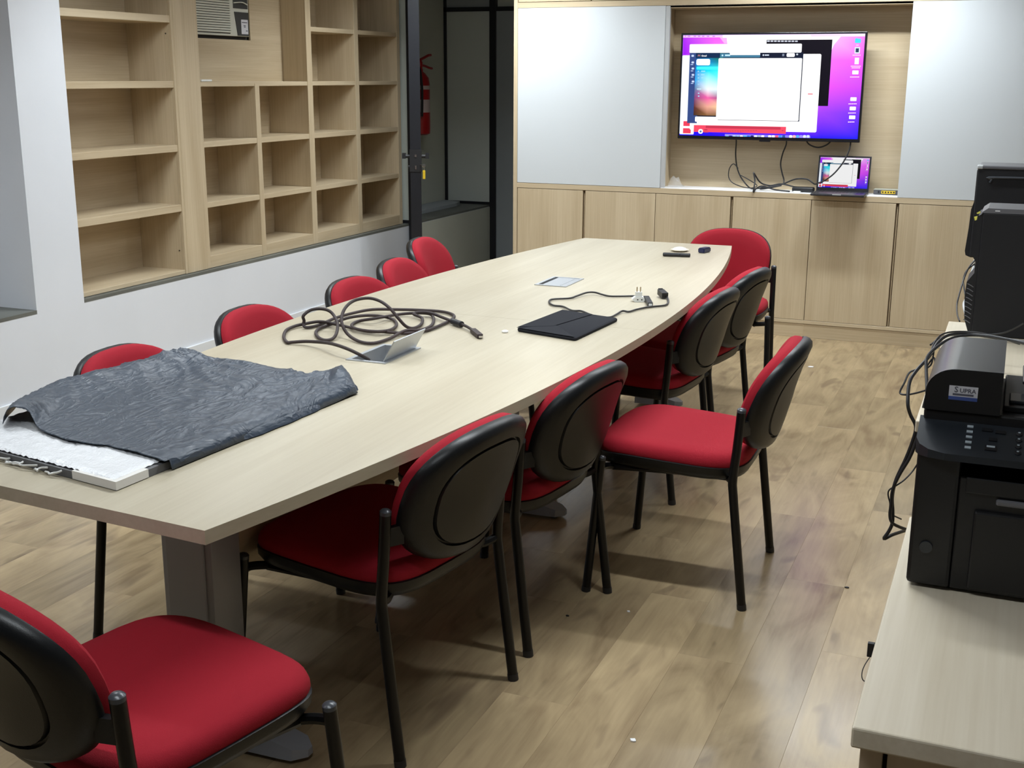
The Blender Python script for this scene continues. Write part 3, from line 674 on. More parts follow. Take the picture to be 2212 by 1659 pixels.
# network switch
t = thing('network_switch', 'small grey network switch with five yellow ports beside laptop', 'network switch', (-0.72, 7.52, 0.8766))
sx0, sx1, syy = -0.790, -0.640, 7.49
bm = nbm(); box(bm, sx0, sx1, syy, syy+0.075, 0.8785, 0.9045, 0.003); obj('housing', bm, 'router_grey', t)
bm = nbm(); box(bm, sx0, sx1, syy-0.001, syy+0.078, 0.9045, 0.9075, 0.001); obj('lid', bm, 'router_top', t)
bm = nbm(); box(bm, sx0+0.045, sx0+0.125, syy-0.003, syy+0.001, 0.8835, 0.9005, 0.001); pb = obj('port_block', bm, 'yellow_plastic', t)
for k in range(5):
    b_ = nbm(); xc = sx0+0.0535+k*0.0158; extrude(b_, [(xc-0.005, syy-0.0036, 0.896), (xc+0.005, syy-0.0036, 0.896), (xc+0.005, syy-0.0036, 0.891), (xc, syy-0.0036, 0.8865), (xc-0.005, syy-0.0036, 0.891)], (0, 0.001, 0)); obj('port', b_, 'dark_gap', pb)
bm = nbm(); cyl(bm, (sx0+0.03, syy+0.002, 0.892), (sx0+0.03, syy-0.003, 0.892), 0.006); obj('power_socket', bm, 'black_soft', t)

# cables hanging below the television
def zpt(zx, zy, Y): return ony(1420+zx/3.95, 40+zy/3.95, Y)
def hang(name, pts, r, mat, label, Y=7.52, cat='cable'):
    P = [zpt(x_, y_, y3) for x_, y_, y3 in [(p[0], p[1], p[2] if len(p) > 2 else Y) for p in pts]]
    P = [Vector((p.x, p.y, max(p.z, 0.8766+r) if p.y > YC else p.z)) for p in P]
    b_ = nbm(); tube(b_, P, r, 8, 6); base = P[-1]
    return single(name, b_, mat, label, cat, tuple(base), True)
hang('tv_cable', [(672, 1000, 7.50), (673, 1060), (668, 1160), (678, 1260), (705, 1340), (745, 1400), (790, 1445, 7.5), (840, 1452, 7.47), (930, 1440, 7.5)], 0.0042, 'cable_black', 'leftmost black cable dropping from the television')
hang('loop_cable', [(690, 1280, 7.51), (650, 1240, 7.51), (615, 1280, 7.51), (608, 1350, 7.51), (640, 1400, 7.5), (720, 1435, 7.48), (800, 1446, 7.46), (850, 1425, 7.46), (780, 1375, 7.49), (705, 1335, 7.50)], 0.003, 'cable_black', 'thin black cable looping round on the ledge below the television')
hang('tv_cable', [(1098, 1000, 7.50), (1100, 1070), (1070, 1150), (1052, 1240), (1065, 1320), (1080, 1380), (1065, 1415, 7.5), (980, 1435, 7.48), (890, 1440, 7.46), (880, 1455, 7.45), (960, 1445, 7.45), (1060, 1425, 7.46)], 0.0042, 'cable_black', 'black cable dropping from the middle of the television')
hang('short_cable', [(1262, 1010, 7.49), (1290, 1070, 7.49), (1370, 1100, 7.49), (1450, 1075, 7.49), (1500, 1020, 7.49)], 0.0045, 'cable_black', 'short black cable sagging under the television edge')
hang('laptop_cable', [(1652, 1010, 7.47), (1640, 1110, 7.45), (1590, 1220, 7.43), (1510, 1320, 7.41), (1430, 1380, 7.40), (1370, 1405, 7.42), (1340, 1412, 7.47), (1280, 1372, 7.50), (1180, 1370, 7.50), (1080, 1410, 7.5)], 0.0045, 'cable_black', 'black cable running from the television across the laptop screen')
hang('spare_cable', [(1180, 1440, 7.48), (1060, 1412, 7.47), (960, 1425, 7.44), (880, 1400, 7.42), (830, 1330, 7.40), (822, 1320, 7.395), (832, 1380, 7.385), (825, 1440, 7.366), (820, 1482, 7.362), (845, 1450, 7.385), (900, 1430, 7.42), (1000, 1460, 7.41), (1130, 1475, 7.41)], 0.0046, 'cable_black', 'stiff black cable standing up over the ledge edge')
p = zpt(1255, 1430, 7.47)
bm = nbm(); box(bm, p.x-0.07, p.x+0.06, 7.44, 7.50, 0.8768, 0.907, 0.010, 3); single('power_adapter', bm, 'black_soft', 'black power adapter brick left of the laptop', 'adapter', (p.x, 7.47, 0.8768), True)
p = zpt(1190, 1470, 7.42)
bm = nbm(); box(bm, p.x-0.022, p.x+0.022, 7.40, 7.44, 0.8768, 0.884, 0.002); ch_ = single('charger_card', bm, 'white_plastic', 'small white adapter on the ledge in front of black brick', 'adapter', (p.x, 7.42, 0.8768), True)
# crumpled clear film in the niche corner
bm = nbm(); random.seed(3)
g_ = [[None]*7 for _ in range(7)]
for i in range(7):
    for j in range(7):
        fx, fy = i/6, j/6; hgt = max(0.0, 1-((fx-.45)**2+(fy-.5)**2)*4.2)
        g_[i][j] = bm.verts.new((-2.052+0.10*fx, 7.47+0.09*fy, 0.8772+0.075*hgt*(0.5+0.5*random.random())))
for i in range(6):
    for j in range(6): bm.faces.new((g_[i][j], g_[i+1][j], g_[i+1][j+1], g_[i][j+1]))
m, N, L, b = newmat('film'); b.inputs['Base Color'].default_value = (0.9, 0.9, 0.9, 1); b.inputs['Alpha'].default_value = 0.22; b.inputs['Roughness'].default_value = 0.15
nz = N.new('ShaderNodeTexNoise'); nz.inputs['Scale'].default_value = 60; bp = N.new('ShaderNodeBump'); L.new(nz.outputs['Fac'], bp.inputs['Height']); L.new(bp.outputs['Normal'], b.inputs['Normal'])
single('plastic_film', bm, 'film', 'crumpled clear plastic film in the niche corner', 'plastic film', (-2.0, 7.51, 0.877))

# ------------------------------------------------------------------ conference table
TZ, TT = 0.75, 0.028
def arc(p0, p1, sag, n=28, sgn=1):
    out = []
    for i in range(n+1):
        u = i/n; x_ = p0[0]+(p1[0]-p0[0])*u; y_ = p0[1]+(p1[1]-p0[1])*u
        out.append((x_+sgn*sag*(1-(2*u-1)**2), y_))
    return out
RA = arc((-1.297, 1.677), (-1.262, 5.834), 0.225, 40, 1)
LA = arc((-2.05, 1.738), (-2.015, 5.814), 0.190, 40, -1)
SEAM = 3.716
def cut(a, hi):
    def at_y(y):
        for (xa, ya), (xb, yb) in zip(a, a[1:]):
            if ya <= y <= yb: return (xa+(xb-xa)*(y-ya)/(yb-ya), y)
    return [q for q in a if q[1] < SEAM-0.01]+[at_y(SEAM-0.0006)] if not hi else [at_y(SEAM+0.0006)]+[q for q in a if q[1] > SEAM+0.01]
t = thing('conference_table', 'long boat-shaped oak conference table in the room centre', 'table', (-1.64, 3.75, 0))
HATCH = [(-1.748, -1.618, 2.953, 3.180), (-1.725, -1.592, 4.380, 4.595)]
for hi in (False, True):
    r_, l_ = cut(RA, hi), cut(LA, hi); hx0, hx1, hy0, hy1 = HATCH[1 if hi else 0]
    hx0 += 0.006; hx1 -= 0.006; hy0 += 0.006; hy1 -= 0.006
    bm = nbm()
    # outline with a rectangular opening, bridged along the opening's far and near sides
    outline = r_ + list(reversed(l_))
    ov = [bm.verts.new((x_, y_, TZ)) for x_, y_ in outline]; hv = [bm.verts.new(q+(TZ,)) for q in ((hx0, hy0), (hx1, hy0), (hx1, hy1), (hx0, hy1))]
    oe = [bm.edges.new((ov[i], ov[(i+1) % len(ov)])) for i in range(len(ov))]; he = [bm.edges.new((hv[i], hv[(i+1) % 4])) for i in range(4)]
    bmesh.ops.triangle_fill(bm, use_beauty=True, use_dissolve=False, edges=oe+he)
    top = bm.faces[:]
    r = bmesh.ops.extrude_face_region(bm, geom=top)
    bmesh.ops.translate(bm, verts=[g for g in r['geom'] if isinstance(g, bmesh.types.BMVert)], vec=(0, 0, -TT))
    obj('table_top', bm, 'oak_table', t)
for py in (2.14, 3.87, 5.50):
    cx = -1.668
    bm = nbm(); box(bm, cx-0.070, cx+0.070, py-0.055, py+0.055, 0.05, TZ-TT-0.001, 0.006); pc = obj('pedestal', bm, 'table_metal', t, True)
    bm = nbm(); box(bm, cx-0.052, cx+0.052, py-0.062, py-0.054, 0.06, TZ-TT-0.002, 0.002); obj('cable_cover', bm, 'table_metal', pc)
    for s in (-1, 1):
        bm = nbm(); rings = []
        for k in range(9):
            u = k/8; x_ = cx+s*(0.05+0.225*u); hw = 0.048-0.006*u if u < 0.85 else 0.042*math.sqrt(max(0.06, 1-((u-0.85)/0.15)**2)); zt_ = 0.085-0.055*u
            rings.append([Vector((x_, py-hw, 0.012)), Vector((x_, py+hw, 0.012)), Vector((x_, py+hw*0.85, zt_)), Vector((x_, py-hw*0.85, zt_))])
        loft(bm, rings); obj('foot', bm, 'table_metal', pc, True)
        bm = nbm(); cyl(bm, (cx+s*0.23, py, 0.0), (cx+s*0.23, py, 0.014), 0.018); obj('glide', bm, 'black_soft', pc)
for a, b_ in ((2.20, 3.81), (3.93, 5.44)):
    bm = nbm(); box(bm, -1.677, -1.659, a, b_, 0.36, TZ-TT-0.002, 0.001, 1); obj('modesty_panel', bm, 'oak_along_y', t)
for i, (hx0, hx1, hy0, hy1) in enumerate(HATCH):
    w = 0.013
    bm = nbm()
    box(bm, hx0, hx0+w, hy0, hy1, TZ-0.004, TZ+0.003); box(bm, hx1-w, hx1, hy0, hy1, TZ-0.004, TZ+0.003)
    box(bm, hx0+w, hx1-w, hy0, hy0+w, TZ-0.004, TZ+0.003); box(bm, hx0+w, hx1-w, hy1-w, hy1, TZ-0.004, TZ+0.003)
    box(bm, hx0+0.009, hx0+w, hy0+0.01, hy1-0.01, TZ-0.055, TZ-0.004); box(bm, hx1-w, hx1-0.009, hy0+0.01, hy1-0.01, TZ-0.055, TZ-0.004)
    box(bm, hx0+w, hx1-w, hy0+0.009, hy0+w, TZ-0.055, TZ-0.004); box(bm, hx0+w, hx1-w, hy1-w, hy1-0.009, TZ-0.055, TZ-0.004)
    fr = obj('outlet_hatch', bm, 'hatch_metal', t, label='brushed metal cable hatch, lid %s' % ('open' if i == 0 else 'closed'))
    bm = nbm(); box(bm, hx0+0.010, hx1-0.010, hy0+0.010, hy1-0.010, TZ-0.062, TZ-0.055); obj('hatch_tray', bm, 'hatch_inside', fr)
    bm = nbm()
    if i == 0:      # lid raised, hinged on the side by the camera's right
        hxx = hx1-w-0.001; an = math.radians(60)
        obox(bm, (hxx+0.036*math.cos(an), (hy0+hy1)/2, TZ+0.003+0.036*math.sin(an)), (math.cos(an), 0, math.sin(an)), (0, 1, 0), (-math.sin(an), 0, math.cos(an)), 0.036, (hy1-hy0)/2-w-0.002, 0.0015)
    else:
        box(bm, hx0+w+0.016, hx1-w-0.001, hy0+w+0.001, hy1-w-0.001, TZ-0.001, TZ+0.0022)
        box(bm, hx1-w-0.020, hx1-w-0.016, hy0+w+0.01, hy1-w-0.02, TZ+0.0022, TZ+0.0030)
    obj('hatch_lid', bm, 'hatch_metal', fr)

# ------------------------------------------------------------------ red visitor chairs
def se(n, a, b_, e):
    out = []
    for i in range(n):
        th = 2*math.pi*i/n; c, s = math.cos(th), math.sin(th)
        out.append((a*math.copysign(abs(c)**(2/e), c), b_*math.copysign(abs(s)**(2/e), s)))
    return out
NS = 44
def seat_ring(k, z, drop=True):
    r = []
    for x_, y_ in se(NS, 0.240, 0.236, 4.0):
        x_ *= (1+0.02*y_/0.232); X_, Y_ = x_*k, y_*k+0.012
        zz = z
        if drop: zz += 0.055*Y_-0.018*max(0.0, (Y_-0.10)/0.14)**2; zz -= 0.006*(1-(X_/0.24)**2)*(1 if k < 0.9 else 0)
        r.append(Vector((X_, Y_, zz)))
    return r
BT = math.radians(11.5); BU = Vector((0, -math.sin(BT), math.cos(BT))); BN = Vector((0, math.cos(BT), math.sin(BT))); BC = Vector((0, -0.284, 0.620))
def back_ring(k, n):
    r = []
    for x_, w_ in se(NS, 0.214, 0.172, 2.5):
        x_ *= (1+0.02*w_/0.172); X_, W_ = x_*k, w_*k
        d = n + (0.95-3.0*W_)*X_*X_ - 0.8*max(0, W_)**2 + 0.4*min(0, W_)**2
        r.append(BC+Vector((X_, 0, 0))+BU*W_+BN*d)
    return r
def make_chair():
    t = thing('visitor_chair', 'x', 'chair', (0, 0, 0))
    bm = nbm(); loft(bm, [seat_ring(0.93, 0.430), seat_ring(0.985, 0.431), seat_ring(1.0, 0.442), seat_ring(0.995, 0.455), seat_ring(0.97, 0.468), seat_ring(0.90, 0.477), seat_ring(0.7, 0.480), seat_ring(0.4, 0.479), seat_ring(0.12, 0.478)])
    s = obj('seat', bm, 'fabric_red', t, True, True)
    bm = nbm(); loft(bm, [seat_ring(0.45, 0.384), seat_ring(0.85, 0.388), seat_ring(0.965, 0.398), seat_ring(1.003, 0.414), seat_ring(1.008, 0.433), seat_ring(0.97, 0.437)])
    obj('seat_shell', bm, 'chair_plastic', t, True, True)
    bm = nbm(); loft(bm, [back_ring(0.94, 0.001), back_ring(0.99, 0.004), back_ring(1.0, 0.014), back_ring(0.985, 0.027), back_ring(0.94, 0.036), back_ring(0.8, 0.041), back_ring(0.5, 0.043), back_ring(0.15, 0.043)])
    obj('backrest', bm, 'fabric_red', t, True, True)
    bm = nbm(); loft(bm, [back_ring(0.97, 0.006), back_ring(1.012, 0.004), back_ring(1.022, -0.004), back_ring(1.012, -0.016), back_ring(0.97, -0.028), back_ring(0.90, -0.035), back_ring(0.765, -0.037), back_ring(0.753, -0.029), back_ring(0.733, -0.029), back_ring(0.720, -0.038), back_ring(0.5, -0.038), back_ring(0.15, -0.039)])
    obj('back_shell', bm, 'chair_plastic', t, True, True)
    for s in (-1, 1):
        # rear post, carrying the backrest
        b0, b1 = Vector((s*0.246, -0.247, 0.0)), Vector((s*0.238, -0.214, 0.615)); bmid = Vector((s*0.241, -0.199, 0.385))
        bm = nbm(); tube(bm, [b0.lerp(bmid, 0.03), b0.lerp(bmid, 0.5), b0.lerp(bmid, 0.93), bmid+Vector((0, 0, 0.02)), bmid.lerp(b1, 0.5), b1], 0.0135, 14, 4); lg = obj('rear_leg', bm, 'chair_steel', t, True, True)
        bm = nbm(); lathe(bm, b1, (b1-bmid), [(0.0137, -0.006), (0.0137, 0.002), (0.010, 0.006), (0.003, 0.008)], 14); obj('cap', bm, 'cap_plastic', lg, True, True)
        bm = nbm(); cyl(bm, b0, b0.lerp(bmid, 0.045), 0.0145); obj('foot_tip', bm, 'black_soft', lg, True, True)
        bm = nbm(); q = bmid.lerp(b1, 0.74); obox(bm, q+Vector((-s*0.020, -0.010, 0)), (1, s*0.45, 0), (-s*0.45, 1, 0), (0, 0, 1), 0.022, 0.008, 0.022); obj('back_mount', bm, 'chair_plastic', lg, False, True)
        f0, f1 = Vector((s*0.289, 0.230, 0.0)), Vector((s*0.271, 0.195, 0.432))
        bm = nbm(); cyl(bm, f0+(f1-f0)*0.02, f1, 0.0135); lg2 = obj('front_leg', bm, 'chair_steel', t, True, True)
        bm = nbm(); lathe(bm, f1, (f1-f0), [(0.0137, -0.006), (0.0137, 0.002), (0.010, 0.006), (0.003, 0.008)], 14); obj('cap', bm, 'cap_plastic', lg2, True, True)
        bm = nbm(); cyl(bm, f0, f0+(f1-f0)*0.035, 0.0145); obj('foot_tip', bm, 'black_soft', lg2, True, True)
        bm = nbm(); fa = f0+(f1-f0)*0.93; ra = bmid+Vector((0, 0.0, 0.012))
        tube(bm, [fa, fa+Vector((-s*0.035, -0.006, -0.006)), fa+Vector((-s*0.065, -0.02, -0.012))], 0.011, 8, 4); tube(bm, [ra, ra+Vector((-s*0.035, 0.012, -0.008)), ra+Vector((-s*0.07, 0.03, -0.01))], 0.011, 8, 4)
        tube(bm, [fa+Vector((-s*0.065, -0.02, -0.014)), (s*0.195, 0.0, 0.392), ra+Vector((-s*0.07, 0.03, -0.012))], 0.011, 8, 4)
        obj('side_rail', bm, 'chair_steel', t, True, True)
    bm = nbm(); cyl(bm, (-0.195, 0.0, 0.392), (0.195, 0.0, 0.392), 0.011); obj('cross_bar', bm, 'chair_steel', t, True, True)
    return t
def copy_tree(o, parent=None):
    c = o.copy(); C.objects.link(c); c.parent = parent
    for ch in list(o.children): copy_tree(ch, c)
    return c
chair0 = make_chair()
def face(fx, fy): return math.atan2(-fx, fy)
CH = [(-1.390, 2.480, face(-.986, .165), 'red chair tucked under the table in front, black back shell towards camera, second from camera'),
      (-1.329, 3.100, face(-.99, .14), 'red chair half under the table between the nearest tucked chair and pulled-out chair'),
      (-0.892, 3.590, face(-1, -.02), 'red chair pulled out sideways from the table, whole seat and legs showing'),
      (-1.298, 4.430, face(-.995, .10), 'red chair tucked in just beyond the pulled-out chair'),
      (-1.285, 4.985, face(-.99, .14), 'red chair tucked in at the far right corner, overlapped by the chair before it'),
      (-1.330, 5.900, face(.06, -1), 'red chair at the far end of the table, front of its backrest facing camera'),
      (-1.382, 1.595, math.radians(-15.5), 'red chair cut off at the bottom left corner, nearest the camera'),
      (-2.035, 2.690, face(1, .0), 'red chair on the bookshelf side behind the black plastic bag'),
      (-2.060, 3.370, face(1, .0), 'second red chair on the bookshelf side, left of the coiled brown cable'),
      (-2.040, 4.028, face(1, -.05), 'third red chair on the bookshelf side, behind the coiled cable'),
      (-2.125, 4.590, face(1, .12), 'fourth red chair on the bookshelf side, next to last towards the door'),
      (-2.335, 5.267, face(1, .15), 'farthest red chair on the bookshelf side, in front of the open door')]
for i, (cx, cy, rz, lab) in enumerate(CH):
    o = chair0 if i == 0 else copy_tree(chair0)
    o.location = (cx, cy, 0); o.rotation_euler = (0, 0, rz); o['label'] = lab; o['category'] = 'chair'; o['group'] = 'red visitor chairs around the table'

# ------------------------------------------------------------------ things on the table
# wrapped flat panel in a black bag
e1 = Vector((-0.986, 0.166, 0)); 
A0 = Vector((-1.588, 1.786, 0)); e2 = Vector((0.055, 0.998, 0)).normalized()
t = thing('wrapped_panel', 'flat framed panel in bubble wrap sticking out of the black bag', 'panel', (A0.x-0.3, A0.y+0.35, TZ))
def para(bm, a, b_, s0, s1, z0, z1):
    pts = [A0+e1*a+e2*s0, A0+e1*b_+e2*s0, A0+e1*b_+e2*s1, A0+e1*a+e2*s1]
    loft(bm, [[Vector((p.x, p.y, z0)) for p in pts], [Vector((p.x, p.y, z1)) for p in pts]])
bm = nbm(); para(bm, 0.0, 0.56, 0.0, 0.80, TZ+0.001, TZ+0.017); obj('frame', bm, 'board_grey', t)
bm = nbm(); para(bm, -0.002, 0.13, -0.002, 0.09, TZ+0.002, TZ+0.0195); obj('corner_guard', bm, 'foam_white', t)
bm = nbm(); random.seed(11); nx, ny = 60, 34; gv_ = []
for i in range(nx+1):
    rw = []
    for j in range(ny+1):
        u = 0.012+0.545*i/nx; v_ = 0.006+0.30*j/ny; p = A0+e1*u+e2*v_
        bubble = 0.0022*abs(math.sin(u*170))*abs(math.sin(v_*170+(i % 2)*1.5)); edge = 0.0 if (j in (0, ny) or i in (0, nx)) else 0.004
        rw.append(bm.verts.new((p.x, p.y, TZ+0.0178+bubble+edge+0.003*random.random()*(1 if u > 0.12 else 0.2))))
    gv_.append(rw)
for i in range(nx):
    for j in range(ny): bm.faces.new((gv_[i][j], gv_[i+1][j], gv_[i+1][j+1], gv_[i][j+1]))
obj('bubble_wrap', bm, 'bubble_wrap', t, True)
random.seed(17)
for u, w_ in ((0.16, 0.05), (0.21, 0.03), (0.24, 0.10), (0.28, 0.06), (0.33, 0.07)):
    bm = nbm(); pts = []
    for k in range(7):
        f_ = k/6; pts.append(A0+e1*(u+w_*f_+0.006*random.uniform(-1, 1))-e2*(0.003+0.014*math.sin(math.pi*f_)*random.uniform(0.5, 1.2))+Vector((0, 0, TZ+0.0035+0.011*(1-f_)*random.uniform(0.6, 1))))
    tube(bm, pts, 0.0022, 6, 4); obj('torn_tape', bm, 'tape_film', t, True)
# black plastic bag: a crumpled sheet over the panel, closed under its rim
def lerp(a, b_, u): return a+(b_-a)*u
near = [onz(*p, 0.775) for p in ((356, 998), (300, 983), (230, 966), (150, 957), (78, 938), (40, 925), (-40, 935))]
far = [onz(*p, 0.775) for p in ((772, 832), (745, 796), (675, 806), (640, 798), (500, 773), (415, 761), (375, 768))]
def along(P, u):
    k = u*(len(P)-1); i = min(int(k), len(P)-2); return P[i].lerp(P[i+1], k-i)
left_ctrl = [Vector((-2.06, 1.97, 0)), Vector((-2.21, 2.16, 0)), Vector((-2.262, 2.30, 0)), Vector((-2.252, 2.40, 0)), Vector((-2.222, 2.54, 0)), Vector((-2.186, 2.67, 0)), Vector((-2.155, 2.70, 0))]
bm = nbm(); NU, NV = 90, 110; random.seed(5)
from mathutils import noise as mn
rows_ = []
for i in range(NU+1):
    u = i/NU; rw = []
    for j in range(NV+1):
        v_ = j/NV
        n_, f_ = along(near, u), along(far, u)
        p = n_.lerp(f_, v_)
        l_ = along(left_ctrl, v_); p0 = along(near, 1.0).lerp(along(far, 1.0), v_)
        k = max(0.0, (u-0.45)/0.55)**1.5; p = Vector((p.x+(l_.x-p0.x)*k, p.y+(l_.y-p0.y)*k, 0))
        du = min(u/0.05, 1.0); dv0 = min(v_/0.03, 1.0); dv1 = min((1-v_)/0.05, 1.0); dl = min((1-u)/0.07, 1.0)
        rim = math.sqrt(max(0.0, 1-(1-du)**2))*math.sqrt(max(0.0, 1-(1-dv1)**2))*math.sqrt(max(0.0, 1-(1-dl)**2))
        h = 0.026*rim
        q = Vector((u*5.0, v_*7.0, 1.7))
        wr = mn.noise(Vector((u*6+v_*3.0, v_*10-u*7, 0.3)))
        rid = 1-abs(mn.noise(Vector((u*4+v_*5, v_*13-u*9, 4.1))))*2.2
        rid2 = 1-abs(mn.noise(Vector((u*13-v_*3, v_*22+u*9, 9.4))))*2.0
        amp = 0.35+0.9*max(0, u-0.35)+0.8*v_*v_
        h += rim*amp*(0.0045*wr+0.0042*max(0, rid)**3+0.0026*max(0, rid2)**3)
        # loose gathered fold along the bookshelf side
        h += 0.016*math.exp(-((u-0.86)/0.085)**2)*(0.25+0.75*min(1, v_*3.0))*(1 if v_ < 0.93 else (1-v_)/0.07)*(0.8+0.4*mn.noise(Vector((v_*7, u*3, 2.0))))
        h -= 0.010*math.exp(-((u-0.70)/0.07)**2)*math.exp(-((v_-0.75)/0.3)**2)
        # mouth gaping up at the near left
        h += 0.040*math.exp(-((u-0.93)/0.14)**2)*math.exp(-(v_/0.13)**2)
        h += 0.022*math.exp(-((u-0.10)/0.07)**2)*math.exp(-((v_-0.95)/0.06)**2)
        if v_ < 0.02: h = max(h, 0.0235)
        if p.x > -2.19 or True: z_ = TZ+0.0025+max(h, 0.0)
        rw.append(bm.verts.new((p.x, p.y, z_)))
    rows_.append(rw)
for i in range(NU):
    for j in range(NV): bm.faces.new((rows_[i][j], rows_[i+1][j], rows_[i+1][j+1], rows_[i][j+1]))
bag = single('plastic_bag', bm, 'bag_plastic', 'crumpled black plastic bag pulled over the flat panel', 'bag', (-1.85, 2.35, TZ), True)
sm = bag.modifiers.new('thick', 'SOLIDIFY'); sm.thickness = 0.0012; sm.offset = 1
# folded hem along the bag's long side and its bunched far corner
b_ = nbm(); pts = [onz(*p, 0.757) for p in ((362, 1003), (440, 972), (540, 940), (650, 896), (720, 862), (768, 838))]
rings = []
for p in catmull(pts, 6):
    r_ = 0.009+0.002*math.sin(p.y*60); d = Vector((1, -0.1, 0)).normalized()
    rings.append([p+Vector((0.0, 0, -0.004)), p+d*r_*0.9+Vector((0, 0, -0.0042)), p+d*r_*0.5+Vector((0, 0, r_*0.5)), p-d*0.004+Vector((0, 0, 0.012))])
loft(b_, rings); obj('hem', b_, 'bag_plastic', bag, True)

# brown braided cable, coiled
def hz(zx, zy, z): return onz(560+zx/4.254, 620+zy/4.254, z)
path = [(1010, 672, .722), (985, 655, .742), (920, 620, .768), (820, 572, .780), (700, 530, .782), (600, 510, .775), (430, 500, .764), (300, 508, .7575), (258, 508, .7565), (226, 465, .7565), (246, 400, .7565), (320, 362, .7575), (420, 338, .760), (560, 318, .766), (700, 342, .764), (860, 378, .758), (1000, 408, .757), (1150, 412, .760), (1300, 425, .7575), (1420, 420, .7575), (1560, 392, .757), (1700, 335, .757), (1785, 285, .757), (1775, 252, .757), (1680, 226, .757), (1500, 213, .758), (1280, 207, .764), (1040, 207, .764), (860, 240, .762), (700, 285, .760), (560, 345, .757), (440, 372, .757), (407, 348, .762), (412, 310, .775), (405, 265, .792), (470, 213, .808), (560, 200, .812), (640, 218, .806), (690, 268, .792), (720, 345, .778), (708, 430, .764), (668, 478, .757), (600, 488, .757), (540, 460, .757), (521, 418, .757), (556, 378, .757), (660, 342, .758), (800, 287, .768), (960, 263, .766), (1120, 268, .764), (1230, 300, .757), (1262, 345, .757), (1220, 388, .758), (1120, 408, .766), (980, 402, .762), (872, 378, .764), (852, 345, .757), (920, 312, .757), (1080, 286, .770), (1280, 252, .758), (1420, 240, .764), (1560, 246, .760), (1603, 290, .757), (1580, 355, .758), (1480, 395, .764), (1340, 402, .764), (1200, 472, .757), (1050, 516, .757), (920, 500, .757), (820, 440, .766), (768, 360, .790), (757, 280, .812), (792, 190, .834), (872, 125, .846), (1000, 102, .848), (1110, 130, .842), (1200, 195, .826), (1280, 290, .795), (1350, 362, .768), (1420, 378, .758), (1488, 342, .758), (1495, 285, .758), (1420, 250, .768), (1470, 232, .770), (1580, 240, .766), (1680, 278, .763), (1775, 315, .762)]
pp = [hz(*p) for p in path]
t = thing('coiled_cable', 'long brown braided cable coiled loosely beside the open hatch', 'cable', (-1.75, 3.45, TZ))
b_ = nbm(); tube(b_, pp, 0.0052, 10, 5); obj('cable', b_, 'cable_brown', t, True)
b_ = nbm(); a, c_ = hz(1775, 315, .7625), hz(1862, 345, .7625); lathe(b_, a, c_-a, [(0.006, 0), (0.0105, 0.002), (0.0105, (c_-a).length-0.002), (0.006, (c_-a).length)], 14); obj('ferrite', b_, 'black_soft', t, True)
b_ = nbm(); tube(b_, [hz(1862, 345, .7625), hz(1905, 362, .762), hz(1965, 398, .760)], 0.0048, 10, 5); obj('cable_tail', b_, 'cable_brown', t, True)
b_ = nbm(); a, c_ = hz(1962, 396, .760), hz(2030, 452, .7585); dv = (c_-a).normalized(); sd = dv.cross(Vector((0, 0, 1))).normalized(); obox(b_, (a+c_)/2, dv, sd, dv.cross(sd), (c_-a).length/2, 0.009, 0.0062); obj('plug', b_, 'cable_brown', t)
b_ = nbm(); obox(b_, c_+dv*0.004, dv, sd, dv.cross(sd), 0.006, 0.0065, 0.003); obj('plug_tip', b_, 'chrome', t)

# felt sleeve
S = [onz(1116, 712, .757), onz(1217, 673, .757), onz(1335, 690, .757), onz(1243, 733, .757)]     # near-left, far-left, far-right, near-right
t = thing('laptop_sleeve', 'dark charcoal felt laptop sleeve lying beside the mains lead', 'sleeve', (-1.32, 3.68, TZ))
def bil(u, v_): return S[0].lerp(S[3], u).lerp(S[1].lerp(S[2], u), v_)
def slab(bm, uv, z0, z1, n=1):
    rings = []
    for k, z_ in ((0.985, z0), (1.0, lerp(z0, z1, 0.35)), (1.0, lerp(z0, z1, 0.7)), (0.97, z1)):
        cu = sum(a for a, _ in uv)/len(uv); cv = sum(b__ for _, b__ in uv)/len(uv)
        rings.append([Vector((*bil(cu+(a-cu)*k, cv+(b__-cv)*k).xy, z_)) for a, b__ in uv])
    loft(bm, rings)
uvb = [(0, 0.02), (0.02, 0), (0.98, 0), (1, 0.02), (1, 0.98), (0.98, 1), (0.02, 1), (0, 0.98)]
b_ = nbm(); slab(b_, uvb, TZ+0.0008, TZ+0.013); obj('pouch', b_, 'sleeve_felt', t, True)
b_ = nbm(); slab(b_, [(0.0, 0.0), (0.985, 0.0), (0.45, 0.30), (0.40, 0.33), (0.06, 0.03)], TZ+0.0132, TZ+0.0145); obj('flap_fold', b_, 'sleeve_felt', t)
b_ = nbm(); slab(b_, [(0.0, 0.02), (0.42, 0.27), (0.56, 0.97), (0.0, 0.98)], TZ+0.0132, TZ+0.0158); obj('flap', b_, 'sleeve_felt', t)

